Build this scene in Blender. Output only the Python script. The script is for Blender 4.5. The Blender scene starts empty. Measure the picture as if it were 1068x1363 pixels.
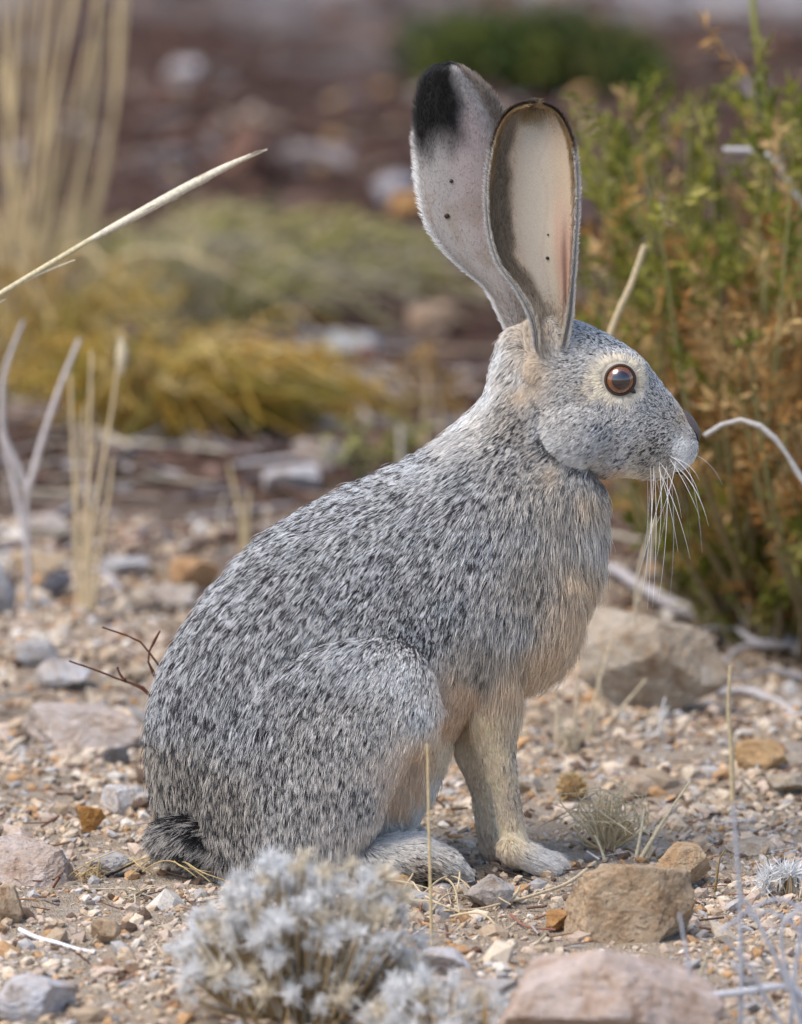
import bpy, bmesh, math, random
import numpy as np
from mathutils import Vector, Matrix, noise as mnoise

random.seed(7)
rng = np.random.default_rng(7)
SC = bpy.context.scene
COL = SC.collection
R = math.radians

# ------------------------------------------------------------------ camera
PX = 0.00042                 # metres per photograph pixel at the hare
IW, IH = 1068.0, 1363.0
DIST, PITCH = 6.0, R(10.0)
ZC = 0.2035                  # height of the image centre on the plane Y = 0
FWD = Vector((0, math.cos(PITCH), -math.sin(PITCH)))
UPV = Vector((0, math.sin(PITCH), math.cos(PITCH)))
CAM = Vector((0, 0, ZC)) - FWD * DIST
cam = bpy.data.cameras.new("camera")
cam_o = bpy.data.objects.new("camera", cam)
COL.objects.link(cam_o)
cam_o.location = CAM
cam_o.rotation_euler = (math.pi / 2 - PITCH, 0, 0)
cam.sensor_fit = 'HORIZONTAL'
cam.sensor_width = 24.0
cam.lens = 24.0 * DIST / (IW * PX)
cam.clip_end = 3000
cam.dof.use_dof = True
cam.dof.focus_distance = DIST - 0.03
cam.dof.aperture_fstop = cam.lens / 48.0
SC.camera = cam_o

# ------------------------------------------------------------------ light
world = bpy.data.worlds.new("World")
SC.world = world
world.use_nodes = True
wn = world.node_tree
SUN_EL, SUN_ROT = R(58), R(-125)     # azimuth: behind the camera's left shoulder
bg = wn.nodes["Background"]
sky = wn.nodes.new("ShaderNodeTexSky")
sky.sky_type = 'NISHITA'
sky.sun_disc = False
sky.sun_elevation = SUN_EL
sky.sun_rotation = SUN_ROT
sky.air_density = 1.0
sky.dust_density = 1.5
wn.links.new(sky.outputs[0], bg.inputs[0])
bg.inputs[1].default_value = 0.115
sun = bpy.data.lights.new("sun", 'SUN')
sun.energy = 1.55
sun.angle = R(35)
sun.color = (1.0, 0.93, 0.82)
sun_o = bpy.data.objects.new("sun", sun)
COL.objects.link(sun_o)
# vector towards the sun (sky rotation is measured from +Y towards +X)
sv = Vector((math.sin(SUN_ROT) * math.cos(SUN_EL), math.cos(SUN_ROT) * math.cos(SUN_EL), math.sin(SUN_EL)))
sun_o.rotation_euler = sv.to_track_quat('Z', 'Y').to_euler()
SC.view_settings.view_transform = 'Standard'
SC.view_settings.look = 'None'
SC.view_settings.exposure = 1.1
SC.view_settings.gamma = 1.0
SC.view_settings.use_curve_mapping = False
SC.render.engine = 'CYCLES'
SC.cycles.max_bounces = 8
SC.cycles.diffuse_bounces = 3
SC.cycles.glossy_bounces = 3
SC.cycles.transmission_bounces = 6
SC.cycles.transparent_max_bounces = 8
SC.cycles.caustics_reflective = False
SC.cycles.caustics_refractive = False
SC.cycles_curves.shape = 'RIBBONS'
SC.cycles_curves.subdivisions = 2

# ------------------------------------------------------------------ pixel helpers
RIGHT = Vector((1, 0, 0))
def ray(px, py):
    return (FWD * DIST + RIGHT * ((px - IW / 2) * PX) + UPV * ((IH / 2 - py) * PX)).normalized()
def at(px, py, Y=0.0):
    d = ray(px, py)
    return CAM + d * ((Y - CAM.y) / d.y)
def vnoise(x, y, seed=0):
    """smooth 2-d value noise, vectorised, 0..1"""
    x = np.asarray(x, float); y = np.asarray(y, float)
    xi = np.floor(x).astype(np.int64); yi = np.floor(y).astype(np.int64)
    fx = x - xi; fy = y - yi
    fx = fx * fx * (3 - 2 * fx); fy = fy * fy * (3 - 2 * fy)
    def h(a, b):
        n = (a * 374761393 + b * 668265263 + seed * 982451653) & 0xffffffff
        n = ((n ^ (n >> 13)) * 1274126177) & 0xffffffff
        n = n ^ (n >> 16)
        return (n & 0xffff) / 65535.0
    return ((h(xi, yi) * (1 - fx) + h(xi + 1, yi) * fx) * (1 - fy)
            + (h(xi, yi + 1) * (1 - fx) + h(xi + 1, yi + 1) * fx) * fy)
def fbm(x, y, seed=0, octaves=4):
    v = 0; a = 0.5; s = 1.0
    for o in range(octaves):
        v = v + a * vnoise(np.asarray(x) * s + 17.3 * o, np.asarray(y) * s - 9.1 * o, seed + o)
        a *= 0.5; s *= 2.03
    return v
def ground_z(x, y):
    x = np.asarray(x, float); y = np.asarray(y, float)
    z = (fbm(x * 3.1 + 5, y * 3.1, 3, 4) - 0.47) * 0.045
    z = z + (fbm(x * 14, y * 14, 11, 3) - 0.44) * 0.012
    # level where the hare sits
    k = np.exp(-((x + 0.02) ** 2 / 0.10 + (y + 0.02) ** 2 / 0.05))
    z = z * (1 - 0.85 * k)
    far = np.clip((y - 1.0) / 3.0, 0, 1)
    return z * (1 + 2.0 * far)
def gz(x, y):
    return float(ground_z(x, y))
def hit(px, py):
    """where the ray of a photograph pixel meets the ground"""
    d = ray(px, py)
    z = 0.0
    for _ in range(6):
        p = CAM + d * ((z - CAM.z) / d.z)
        z = gz(p.x, p.y)
    return CAM + d * ((z - CAM.z) / d.z)
def scale_at(Y):
    """metres per photograph pixel at depth Y"""
    return PX * (Y - CAM.y) / (-CAM.y)

# ------------------------------------------------------------------ object helpers
def tag(o, label=None, cat=None, group=None, kind=None):
    if label: o["label"] = label
    if cat: o["category"] = cat
    if group: o["group"] = group
    if kind: o["kind"] = kind
    return o
def empty(name, loc=(0, 0, 0)):
    o = bpy.data.objects.new(name, None)
    o.empty_display_size = 0.03
    COL.objects.link(o)
    o.location = loc
    return o
def link_mesh(name, me, mat=None, parent=None, loc=None):
    o = bpy.data.objects.new(name, me)
    COL.objects.link(o)
    if mat is not None and not me.materials:
        me.materials.append(mat)
    if parent is not None:
        o.parent = parent
    if loc is not None:
        o.location = loc
    return o
def np_mesh(name, verts, faces, mat=None, parent=None, smooth=True, color=None, off=None):
    """one mesh object from arrays; world-space verts; faces Nx3 or Nx4; color per vertex (N,3)"""
    verts = np.asarray(verts, np.float32)
    if parent is not None and off is None:
        off = parent_world(parent)
    if off is not None:
        verts = verts - np.asarray(off, np.float32)
    faces = np.asarray(faces, np.int32)
    me = bpy.data.meshes.new(name)
    nf, k = faces.shape
    me.vertices.add(len(verts)); me.vertices.foreach_set("co", verts.ravel())
    me.loops.add(nf * k); me.loops.foreach_set("vertex_index", faces.ravel())
    me.polygons.add(nf)
    me.polygons.foreach_set("loop_start", np.arange(0, nf * k, k, dtype=np.int32))
    me.polygons.foreach_set("use_smooth", np.full(nf, smooth))
    me.update(calc_edges=True)
    if color is not None:
        color = np.asarray(color, np.float32)
        ca = me.attributes.new("col", 'FLOAT_COLOR', 'POINT')
        ca.data.foreach_set("color", np.hstack([color, np.ones((len(color), 1), np.float32)]).ravel())
    return link_mesh(name, me, mat, parent)
def parent_world(p):
    v = Vector((0, 0, 0))
    while p is not None:
        v = v + p.location; p = p.parent
    return v

# ------------------------------------------------------------------ materials
def new_mat(name):
    m = bpy.data.materials.new(name); m.use_nodes = True
    nt = m.node_tree
    return m, nt, nt.nodes["Principled BSDF"]
def N(nt, t, **kw):
    n = nt.nodes.new(t)
    for k, v in kw.items(): setattr(n, k, v)
    return n
def ramp(nt, stops, fac):
    r = N(nt, "ShaderNodeValToRGB")
    e = r.color_ramp.elements
    while len(e) < len(stops): e.new(0.5)
    for i, (p, c) in enumerate(stops):
        e[i].position = p; e[i].color = (*c, 1)
    nt.links.new(fac, r.inputs[0])
    return r.outputs[0]
def mixc(nt, fac, a, b, mode='MIX'):
    m = N(nt, "ShaderNodeMix", data_type='RGBA', blend_type=mode)
    for s, v in ((m.inputs[0], fac), (m.inputs[6], a), (m.inputs[7], b)):
        if hasattr(v, "links"): nt.links.new(v, s)
        elif isinstance(v, (int, float)): s.default_value = v
        else: s.default_value = (*v, 1)
    return m.outputs[2]
def noise_tex(nt, scale, detail=4, rough=0.6, vec=None, dist=0.0):
    n = N(nt, "ShaderNodeTexNoise"); n.inputs["Scale"].default_value = scale
    n.inputs["Detail"].default_value = detail; n.inputs["Roughness"].default_value = rough
    n.inputs["Distortion"].default_value = dist
    if vec is not None: nt.links.new(vec, n.inputs["Vector"])
    return n.outputs[0]
def attr_col(nt, name="col"):
    return N(nt, "ShaderNodeAttribute", attribute_name=name).outputs["Color"]
def geo_pos(nt):
    return N(nt, "ShaderNodeNewGeometry").outputs["Position"]
def obj_co(nt):
    return N(nt, "ShaderNodeTexCoord").outputs["Object"]
def bump(nt, h, bsdf, strength=0.5, dist=0.002):
    b = N(nt, "ShaderNodeBump"); b.inputs["Strength"].default_value = strength
    b.inputs["Distance"].default_value = dist
    nt.links.new(h, b.inputs["Height"]); nt.links.new(b.outputs[0], bsdf.inputs["Normal"])
def attr_mat(name, rough=0.8, spec=0.25, vary=0.25, vscale=400.0, trans=0.0):
    """base colour from the vertex colour 'col' with grain; optional leaf translucency"""
    m, nt, b = new_mat(name)
    c = attr_col(nt)
    n = noise_tex(nt, vscale, 3, 0.6, geo_pos(nt))
    g = ramp(nt, [(0.3, (1 - vary,) * 3), (0.7, (1 + vary,) * 3)], n)
    c = mixc(nt, 1.0, c, g, 'MULTIPLY')
    nt.links.new(c, b.inputs["Base Color"])
    b.inputs["Roughness"].default_value = rough
    b.inputs["Specular IOR Level"].default_value = spec
    if trans > 0:
        t = N(nt, "ShaderNodeBsdfTranslucent"); nt.links.new(c, t.inputs[0])
        mx = N(nt, "ShaderNodeMixShader"); mx.inputs[0].default_value = trans
        out = nt.nodes["Material Output"]
        nt.links.new(b.outputs[0], mx.inputs[1]); nt.links.new(t.outputs[0], mx.inputs[2])
        nt.links.new(mx.outputs[0], out.inputs[0])
    return m
def plain_mat(name, col, rough=0.8, spec=0.25):
    m, nt, b = new_mat(name)
    b.inputs["Base Color"].default_value = (*col, 1)
    b.inputs["Roughness"].default_value = rough
    b.inputs["Specular IOR Level"].default_value = spec
    return m
# ================================================================== ground
def make_ground():
    def axis(fine_lo, fine_hi, step, lo, hi, grow=1.28):
        a = list(np.arange(fine_lo, fine_hi + 1e-6, step))
        s = step
        x = a[-1]
        while x < hi:
            s *= grow; x += s; a.append(min(x, hi))
        s = step; x = a[0]; b = []
        while x > lo:
            s *= grow; x -= s; b.append(max(x, lo))
        return np.array(b[::-1] + a)
    xs = axis(-0.75, 0.75, 0.006, -900, 900)
    ys = axis(-0.75, 1.2, 0.007, -60, 1800, 1.05)
    X, Y = np.meshgrid(xs, ys)
    Z = ground_z(X, Y)
    near = (np.abs(X) < 1.2) & (Y < 2.0) & (Y > -1)
    Z = Z + np.where(near, (fbm(X * 60, Y * 60, 23, 3) - 0.44) * 0.006, 0)
    V = np.stack([X, Y, Z], -1).reshape(-1, 3)
    ny, nx = X.shape
    i = np.arange(ny - 1)[:, None] * nx + np.arange(nx - 1)[None, :]
    F = np.stack([i, i + 1, i + nx + 1, i + nx], -1).reshape(-1, 4)
    m, nt, b = new_mat("gravelly_soil")
    p = geo_pos(nt)
    # grains: cells of different colour at three sizes
    def cells(scale, stops):
        v = N(nt, "ShaderNodeTexVoronoi"); v.inputs["Scale"].default_value = scale
        nt.links.new(p, v.inputs["Vector"])
        sep = N(nt, "ShaderNodeSeparateColor"); nt.links.new(v.outputs["Color"], sep.inputs[0])
        return ramp(nt, stops, sep.outputs[0]), v.outputs["Distance"]
    sand = [(0.0, (0.20, 0.14, 0.09)), (0.25, (0.36, 0.27, 0.18)), (0.5, (0.46, 0.37, 0.27)), (0.75, (0.38, 0.36, 0.34)), (1.0, (0.58, 0.50, 0.40))]
    c1, d1 = cells(900, sand)
    c2, d2 = cells(380, sand)
    soil = ramp(nt, [(0.3, (0.30, 0.21, 0.145)), (0.5, (0.46, 0.35, 0.25)), (0.7, (0.50, 0.43, 0.37))], noise_tex(nt, 14, 6, 0.7, p))
    c = mixc(nt, 0.5, c1, c2)
    c = mixc(nt, 0.45, c, soil)
    # leaf-littered red-brown soil behind, grey gravel flat farther off
    sx = N(nt, "ShaderNodeSeparateXYZ"); nt.links.new(p, sx.inputs[0])
    wob = noise_tex(nt, 3.0, 3, 0.6, p)
    ad = N(nt, "ShaderNodeMath", operation='MULTIPLY_ADD'); ad.inputs[1].default_value = 1.2
    nt.links.new(wob, ad.inputs[0]); nt.links.new(sx.outputs[1], ad.inputs[2])
    def mr(lo, hi):
        k = N(nt, "ShaderNodeMapRange"); k.inputs[1].default_value = lo; k.inputs[2].default_value = hi
        nt.links.new(ad.outputs[0], k.inputs[0]); return k.outputs[0]
    litter = ramp(nt, [(0.25, (0.035, 0.018, 0.012)), (0.5, (0.075, 0.038, 0.026)), (0.62, (0.11, 0.065, 0.048)), (0.8, (0.19, 0.14, 0.11))], noise_tex(nt, 26, 6, 0.75, p))
    c = mixc(nt, mr(0.9, 1.9), c, litter)
    gravel = ramp(nt, [(0.3, (0.27, 0.24, 0.24)), (0.7, (0.42, 0.39, 0.38))], noise_tex(nt, 8, 5, 0.7, p))
    c = mixc(nt, mr(4.2, 4.6), c, gravel)
    nt.links.new(c, b.inputs["Base Color"])
    b.inputs["Roughness"].default_value = 0.95
    b.inputs["Specular IOR Level"].default_value = 0.15
    hs = N(nt, "ShaderNodeMath", operation='ADD')
    nt.links.new(d2, hs.inputs[0]); nt.links.new(d1, hs.inputs[1])
    bump(nt, hs.outputs[0], b, 0.8, 0.0025)
    o = np_mesh("ground", V, F, m, smooth=True)
    tag(o, "pale tan gravelly desert ground under the hare, running back to darker brown soil", kind="structure")
make_ground()
# ================================================================== the hare
# Modelled in "hare pixels": 1 unit = PX metres, x right, y away from the camera, z up.
def P(u, v, w=0.0):
    p = at(u, v, w * PX)
    return np.array((p.x, p.y, p.z)) / PX
def smooth_poly(pts, n=6):
    pts = np.asarray(pts, float); out = []
    L = len(pts)
    for i in range(L):
        p0, p1, p2, p3 = pts[i - 1], pts[i], pts[(i + 1) % L], pts[(i + 2) % L]
        for t in np.linspace(0, 1, n, endpoint=False):
            out.append(0.5 * ((2 * p1) + (-p0 + p2) * t + (2 * p0 - 5 * p1 + 4 * p2 - p3) * t * t + (-p0 + 3 * p1 - 3 * p2 + p3) * t ** 3))
    return np.array(out)
VOX = 3.0
GX = np.arange(-375, 425, VOX); GY = np.arange(-205, 206, VOX); GZ = np.arange(-30, 800, VOX)
def raster(poly):
    X, Z = np.meshgrid(GX, GZ, indexing='ij')
    ins = np.zeros(X.shape, bool)
    x0, z0 = poly[-1]
    for x1, z1 in poly:
        c = ((z0 > Z) != (z1 > Z))
        with np.errstate(divide='ignore', invalid='ignore'):
            xs = (x1 - x0) * (Z - z0) / (z1 - z0) + x0
        ins ^= c & (X < xs)
        x0, z0 = x1, z1
    return ins
def erode(m, px):
    n = int(round(px / VOX))
    for k in range(n):
        e = m.copy()
        e[1:] &= m[:-1]; e[:-1] &= m[1:]; e[:, 1:] &= m[:, :-1]; e[:, :-1] &= m[:, 1:]
        m = e
    return m
def inflate(m):
    """height field: solves a Poisson equation so the outline swells to a smooth round body"""
    h = np.zeros(m.shape)
    i, j = np.indices(m.shape)
    red = ((i + j) % 2 == 0) & m; blk = ((i + j) % 2 == 1) & m
    f = 4.0 * VOX * VOX
    for it in range(260):
        for s in (red, blk):
            nb = np.zeros_like(h)
            nb[1:] += h[:-1]; nb[:-1] += h[1:]; nb[:, 1:] += h[:, :-1]; nb[:, :-1] += h[:, 1:]
            h[s] += 1.93 * ((nb[s] + f) / 4.0 - h[s])
    return np.sqrt(np.maximum(h, 0))
def outline(uv, w):
    return np.array([P(u, v, w)[[0, 2]] for u, v in uv])
def slab(uv, w0, depth, inset, flat=1.0, xz=None, fade=None):
    poly = smooth_poly(outline(uv, w0) if xz is None else xz)
    m = erode(raster(poly), inset)
    h = inflate(m)
    h = (h / h.max()) ** flat * depth
    if fade is not None:
        k = np.clip((GX + IW / 2 - fade[0]) / (fade[1] - fade[0]), 0, 1); h = h * (k * k * (3 - 2 * k))[:, None]
    d = h[:, None, :] - np.abs(GY[None, :, None] - w0)
    d[~np.broadcast_to(m[:, None, :], d.shape)] = -VOX
    return np.clip(d / VOX + 0.5, 0, 1)
G3 = None
def cone(a, b, ra, rb, field):
    """round cone between two world points, added to the occupancy field"""
    a = np.asarray(a, float); b = np.asarray(b, float)
    lo = np.minimum(a - ra, b - rb) - 6; hi = np.maximum(a + ra, b + rb) + 6
    sl = tuple(slice(max(0, np.searchsorted(g, l)), np.searchsorted(g, h)) for g, l, h in zip((GX, GY, GZ), lo, hi))
    X, Y, Z = np.meshgrid(GX[sl[0]], GY[sl[1]], GZ[sl[2]], indexing='ij')
    p = np.stack([X, Y, Z], -1) - a
    ab = b - a
    t = np.clip((p @ ab) / (ab @ ab + 1e-9), 0, 1)
    d = np.linalg.norm(p - t[..., None] * ab, axis=-1) - (ra + (rb - ra) * t)
    field[sl] = np.maximum(field[sl], np.clip(0.5 - d / VOX, 0, 1))
def ellip(c, r, field, rot=0.0):
    c = np.asarray(c, float); r = np.asarray(r, float); m = r.max() + 6
    sl = tuple(slice(max(0, np.searchsorted(g, x - m)), np.searchsorted(g, x + m)) for g, x in zip((GX, GY, GZ), c))
    X, Y, Z = np.meshgrid(GX[sl[0]] - c[0], GY[sl[1]] - c[1], GZ[sl[2]] - c[2], indexing='ij')
    ca, sa = math.cos(rot), math.sin(rot)
    X, Z = X * ca + Z * sa, -X * sa + Z * ca
    q = np.sqrt((X / r[0]) ** 2 + (Y / r[1]) ** 2 + (Z / r[2]) ** 2)
    d = (q - 1) * r.min()
    field[sl] = np.maximum(field[sl], np.clip(0.5 - d / VOX, 0, 1))
def limb(pts, w, field):
    q = [(P(u, v, w), r) for u, v, r in pts]
    for (a, ra), (b, rb) in zip(q, q[1:]):
        cone(a, b, ra, rb, field)
def blur(f, sigma):
    s = sigma / VOX; n = int(3 * s + 1)
    k = np.exp(-0.5 * (np.arange(-n, n + 1) / s) ** 2); k /= k.sum()
    for ax in range(3):
        g = np.zeros_like(f)
        for i, wt in zip(range(-n, n + 1), k):
            g += wt * np.roll(f, i, ax)
        f = g
    return f

TORSO = [(690, 425), (668, 440), (652, 478), (645, 508), (634, 535), (610, 562), (570, 592), (520, 620), (470, 643), (420, 667), (370, 697), (325, 735), (285, 778), (245, 832), (215, 882), (198, 930), (191, 985), (195, 1040), (207, 1090), (232, 1130), (280, 1160), (340, 1172), (420, 1172), (490, 1140), (545, 1108), (580, 1060), (602, 1010), (616, 968), (648, 945), (695, 922), (738, 888), (766, 850), (789, 800), (800, 750), (804, 700), (806, 655), (795, 610), (760, 560), (742, 500), (738, 440), (715, 422)]
HEAD = [(700, 425), (735, 415), (770, 424), (802, 438), (834, 456), (861, 479), (885, 509), (905, 534), (920, 556), (928, 578), (924, 602), (908, 621), (885, 632), (850, 637), (815, 637), (780, 625), (745, 604), (712, 582), (692, 556), (685, 510), (688, 460)]
THIGH = [(490, 842), (530, 846), (562, 866), (581, 905), (589, 950), (578, 988), (545, 1010), (520, 1052), (502, 1098), (470, 1135), (420, 1165), (360, 1176), (300, 1168), (264, 1120), (272, 1040), (310, 960), (370, 890), (430, 855)]
EYE_UV = (825, 506); EYE_R = 21.0
FUR_IN = 9
def build_body():
    occ = slab(TORSO, 0, 118, FUR_IN, 0.9).astype(np.float32)
    occ = blur(occ, 6)
    occ = np.clip((occ - 0.5) * 3 + 0.5, 0, 1)
    head = slab(HEAD, 0, 56, 6, 0.8).astype(np.float32)
    ellip(P(768, 572, -30), (66, 36, 50), head, 0.35); ellip(P(768, 572, 30), (66, 36, 50), head, 0.35)
    ellip(P(898, 594, -15), (31, 20, 33), head); ellip(P(898, 594, 15), (31, 20, 33), head); ellip(P(868, 620, 0), (34, 20, 18), head)     # muzzle pads
    ellip(P(826, 500, -32), (36, 20, 36), head); ellip(P(826, 500, 32), (36, 20, 36), head)     # brows
    for s in (-1, 1):   # ear roots
        cone(P(722, 490, s * 20), P(729, 462, s * 30), 26, 12, head)
    occ = np.maximum(occ, head)
    near = slab(THIGH, -96, 62, 4, 0.45, fade=(230, 480)).astype(np.float32)
    xz = outline(THIGH, -96)
    far = slab(None, 96, 62, 4, 0.45, xz=xz, fade=(230, 480)).astype(np.float32)
    occ = np.maximum(occ, np.maximum(near, far))
    ellip(P(690, 760, -48), (80, 38, 120), occ, 0.25); ellip(P(690, 790, 48), (80, 38, 120), occ, 0.25)   # shoulders
    limb([(650, 880, 50), (655, 940, 34), (661, 1000, 22), (673, 1050, 16.5), (681, 1100, 15.5), (687, 1135, 18)], -34, occ)
    limb([(680, 1130, 17), (712, 1148, 13), (735, 1157, 9)], -53, occ)
    limb([(684, 1128, 18), (720, 1146, 14), (746, 1153, 9)], -34, occ)
    limb([(684, 1128, 17), (716, 1141, 13), (742, 1147, 9)], -15, occ)
    limb([(632, 900, 44), (624, 955, 27), (624, 1000, 17), (641, 1055, 13), (648, 1105, 12), (656, 1130, 14), (690, 1138, 12)], 34, occ)
    for w in (-92, 92):
        dx = 0 if w < 0 else -50
        pts = [(400, 1160, 22), (490, 1146, 31), (556, 1140, 32), (594, 1150, 23), (614, 1159, 13)]
        q = [(P(u, v, -92), r) for u, v, r in pts]
        for (a, ra), (b, rb) in zip(q, q[1:]):
            for dy, sh in ((-17, 4), (4, 0), (23, -6)):
                A = np.array((a[0] + dx + sh, w + dy, a[2])); B = np.array((b[0] + dx + sh, w + dy, b[2]))
                cone(A, B, ra * 0.8, rb * 0.8, occ)
    occ = blur(occ, 3.6)
    import openvdb
    g = openvdb.FloatGrid(); g.copyFromArray((0.5 - occ).astype(np.float32))
    pts, quads = g.convertToQuads(0.0)
    pts = np.asarray(pts) * VOX + np.array((GX[0], GY[0], GZ[0]))
    return pts, np.asarray(quads)
BV, BF = build_body()
print("body verts", len(BV), BV.min(0), BV.max(0))
hare = empty("jackrabbit", (0, 0, 0))
tag(hare, "grey-brown black-tailed jackrabbit sitting upright in profile with tall ears raised", "hare")
# ------------------------------------------------------------------ fur tools
_F = np.array(FWD); _U = np.array(UPV); _C = np.array(CAM)
def proj(p):
    """hare-pixel points -> photograph pixels (far side mirrored to the near side)"""
    q = p * PX - _C
    z = q @ _F
    return np.stack([IW / 2 + q[:, 0] / z * DIST / PX, IH / 2 - (q @ _U) / z * DIST / PX], -1)
def proj_sym(p):
    q = p.copy(); q[:, 1] = -np.abs(q[:, 1])
    return proj(q)
def vert_normals(V, F):
    n = np.zeros_like(V)
    a, b, c = V[F[:, 0]], V[F[:, 1]], V[F[:, 2]]
    fn = np.cross(b - a, (V[F[:, 3]] if F.shape[1] == 4 else c) - a)
    for k in range(F.shape[1]): np.add.at(n, F[:, k], fn)
    return n / (np.linalg.norm(n, axis=1, keepdims=True) + 1e-12)
def scatter(V, F, n, weight=None):
    """n random points on a quad/tri mesh -> position, smooth normal"""
    T = F if F.shape[1] == 3 else np.vstack([F[:, [0, 1, 2]], F[:, [0, 2, 3]]])
    nv = vert_normals(V, F)
    area = 0.5 * np.linalg.norm(np.cross(V[T[:, 1]] - V[T[:, 0]], V[T[:, 2]] - V[T[:, 0]]), axis=1)
    if weight is not None: area = area * weight(V[T].mean(1), nv[T].mean(1))
    k = rng.choice(len(T), n, p=area / area.sum())
    r1 = np.sqrt(rng.random(n)); r2 = rng.random(n)
    w = np.stack([1 - r1, r1 * (1 - r2), r1 * r2], -1)[..., None]
    p = (V[T[k]] * w).sum(1); nn = (nv[T[k]] * w).sum(1)
    return p, nn / (np.linalg.norm(nn, axis=1, keepdims=True) + 1e-9)
def idw(uv, ctrl, power=3.0):
    """inverse-distance blend of control rows (u, v, values...)"""
    c = np.asarray(ctrl, float)
    out = np.zeros((len(uv), c.shape[1] - 2)); tot = np.zeros((len(uv), 1))
    for row in c:
        d = ((uv - row[:2]) ** 2).sum(1)[:, None] + 60.0
        w = d ** (-power / 2)
        out += w * row[2:]; tot += w
    return out / tot
def hair_mat(name, rough=0.45):
    m, nt, b = new_mat(name)
    hi = N(nt, "ShaderNodeHairInfo")
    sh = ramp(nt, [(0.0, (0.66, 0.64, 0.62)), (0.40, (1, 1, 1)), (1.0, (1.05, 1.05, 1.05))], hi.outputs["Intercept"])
    # banded hairs: a dark lower part (share "dark") below the height "band"
    bd = N(nt, "ShaderNodeAttribute", attribute_name="band").outputs["Fac"]
    dk = N(nt, "ShaderNodeAttribute", attribute_name="dark").outputs["Fac"]
    d0 = N(nt, "ShaderNodeMath", operation='SUBTRACT'); nt.links.new(bd, d0.inputs[0]); nt.links.new(hi.outputs["Intercept"], d0.inputs[1])
    d1 = N(nt, "ShaderNodeMath", operation='MULTIPLY_ADD', use_clamp=True); nt.links.new(d0.outputs[0], d1.inputs[0]); d1.inputs[1].default_value = 5.0; d1.inputs[2].default_value = 0.5
    d2 = N(nt, "ShaderNodeMath", operation='MULTIPLY'); nt.links.new(d1.outputs[0], d2.inputs[0]); nt.links.new(dk, d2.inputs[1])
    c = mixc(nt, d2.outputs[0], attr_col(nt), (0.05, 0.046, 0.05))
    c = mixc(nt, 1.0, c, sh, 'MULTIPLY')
    nt.links.new(c, b.inputs["Base Color"])
    b.inputs["Roughness"].default_value = rough
    b.inputs["Specular IOR Level"].default_value = 0.35
    t = N(nt, "ShaderNodeBsdfTranslucent"); nt.links.new(c, t.inputs[0])
    mx = N(nt, "ShaderNodeMixShader"); mx.inputs[0].default_value = 0.25
    nt.links.new(b.outputs[0], mx.inputs[1]); nt.links.new(t.outputs[0], mx.inputs[2])
    nt.links.new(mx.outputs[0], nt.nodes["Material Output"].inputs[0])
    return m
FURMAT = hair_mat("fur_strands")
def strands(name, parent, pts, col, rad, mat=FURMAT, band=None, dark=None):
    """pts (n, k, 3) in hare pixels; col (n, 3); rad (n,) root radius in pixels"""
    n, k, _ = pts.shape
    hc = bpy.data.hair_curves.new(name)
    hc.add_curves([k] * n)
    off = np.array(parent_world(parent)) if parent else np.zeros(3)
    hc.attributes["position"].data.foreach_set("vector", (pts * PX - off).astype(np.float32).ravel())
    taper = np.linspace(1, 0.12, k) ** 0.8
    ra = hc.attributes.get("radius") or hc.attributes.new("radius", 'FLOAT', 'POINT')
    ra.data.foreach_set("value", (rad[:, None] * taper[None] * PX).astype(np.float32).ravel())
    ca = hc.attributes.new("col", 'FLOAT_COLOR', 'CURVE')
    ca.data.foreach_set("color", np.hstack([np.clip(col, 0, 1), np.ones((n, 1))]).astype(np.float32).ravel())
    if band is not None:
        for nm, v in (("band", band), ("dark", dark)):
            a = hc.attributes.new(nm, 'FLOAT', 'CURVE'); a.data.foreach_set("value", v.astype(np.float32))
    o = bpy.data.objects.new(name, hc); COL.objects.link(o)
    hc.materials.append(mat)
    o.parent = parent
    tag(o, kind="stuff")
    return o
def clump_ids(p, nclump):
    from mathutils import kdtree
    c = rng.choice(len(p), nclump, replace=False)
    kd = kdtree.KDTree(nclump)
    for i, k in enumerate(c): kd.insert(p[k], i)
    kd.balance()
    return np.array([kd.find(q)[1] for q in p]), c
def comb(p, n, tang, length, lift, curl=0.25, K=5, clump=None, pull=0.5, jitter=0.18, droop=0.0):
    """strand points: leave the skin at `lift`, then lie down along `tang`"""
    m = len(p)
    t = tang - (tang * n).sum(1, keepdims=True) * n
    t /= np.linalg.norm(t, axis=1, keepdims=True) + 1e-9
    t = t + rng.normal(0, jitter, (m, 3)); t -= (t * n).sum(1, keepdims=True) * n
    t /= np.linalg.norm(t, axis=1, keepdims=True) + 1e-9
    s = np.linspace(0, 1, K)[None, :, None]
    L = length[:, None, None]
    lf = lift[:, None, None]
    a = lf * (1 - 0.55 * s)
    pts = p[:, None] + L * s * (t[:, None] * np.cos(a) + n[:, None] * np.sin(a))
    pts[..., 2] -= droop * L[..., 0] * s[..., 0] ** 2
    if clump is not None:
        ids, c = clump
        ctr = pts[c][ids]
        pts = pts + (ctr - pts) * (pull * s ** 1.5)
    return pts
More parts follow.
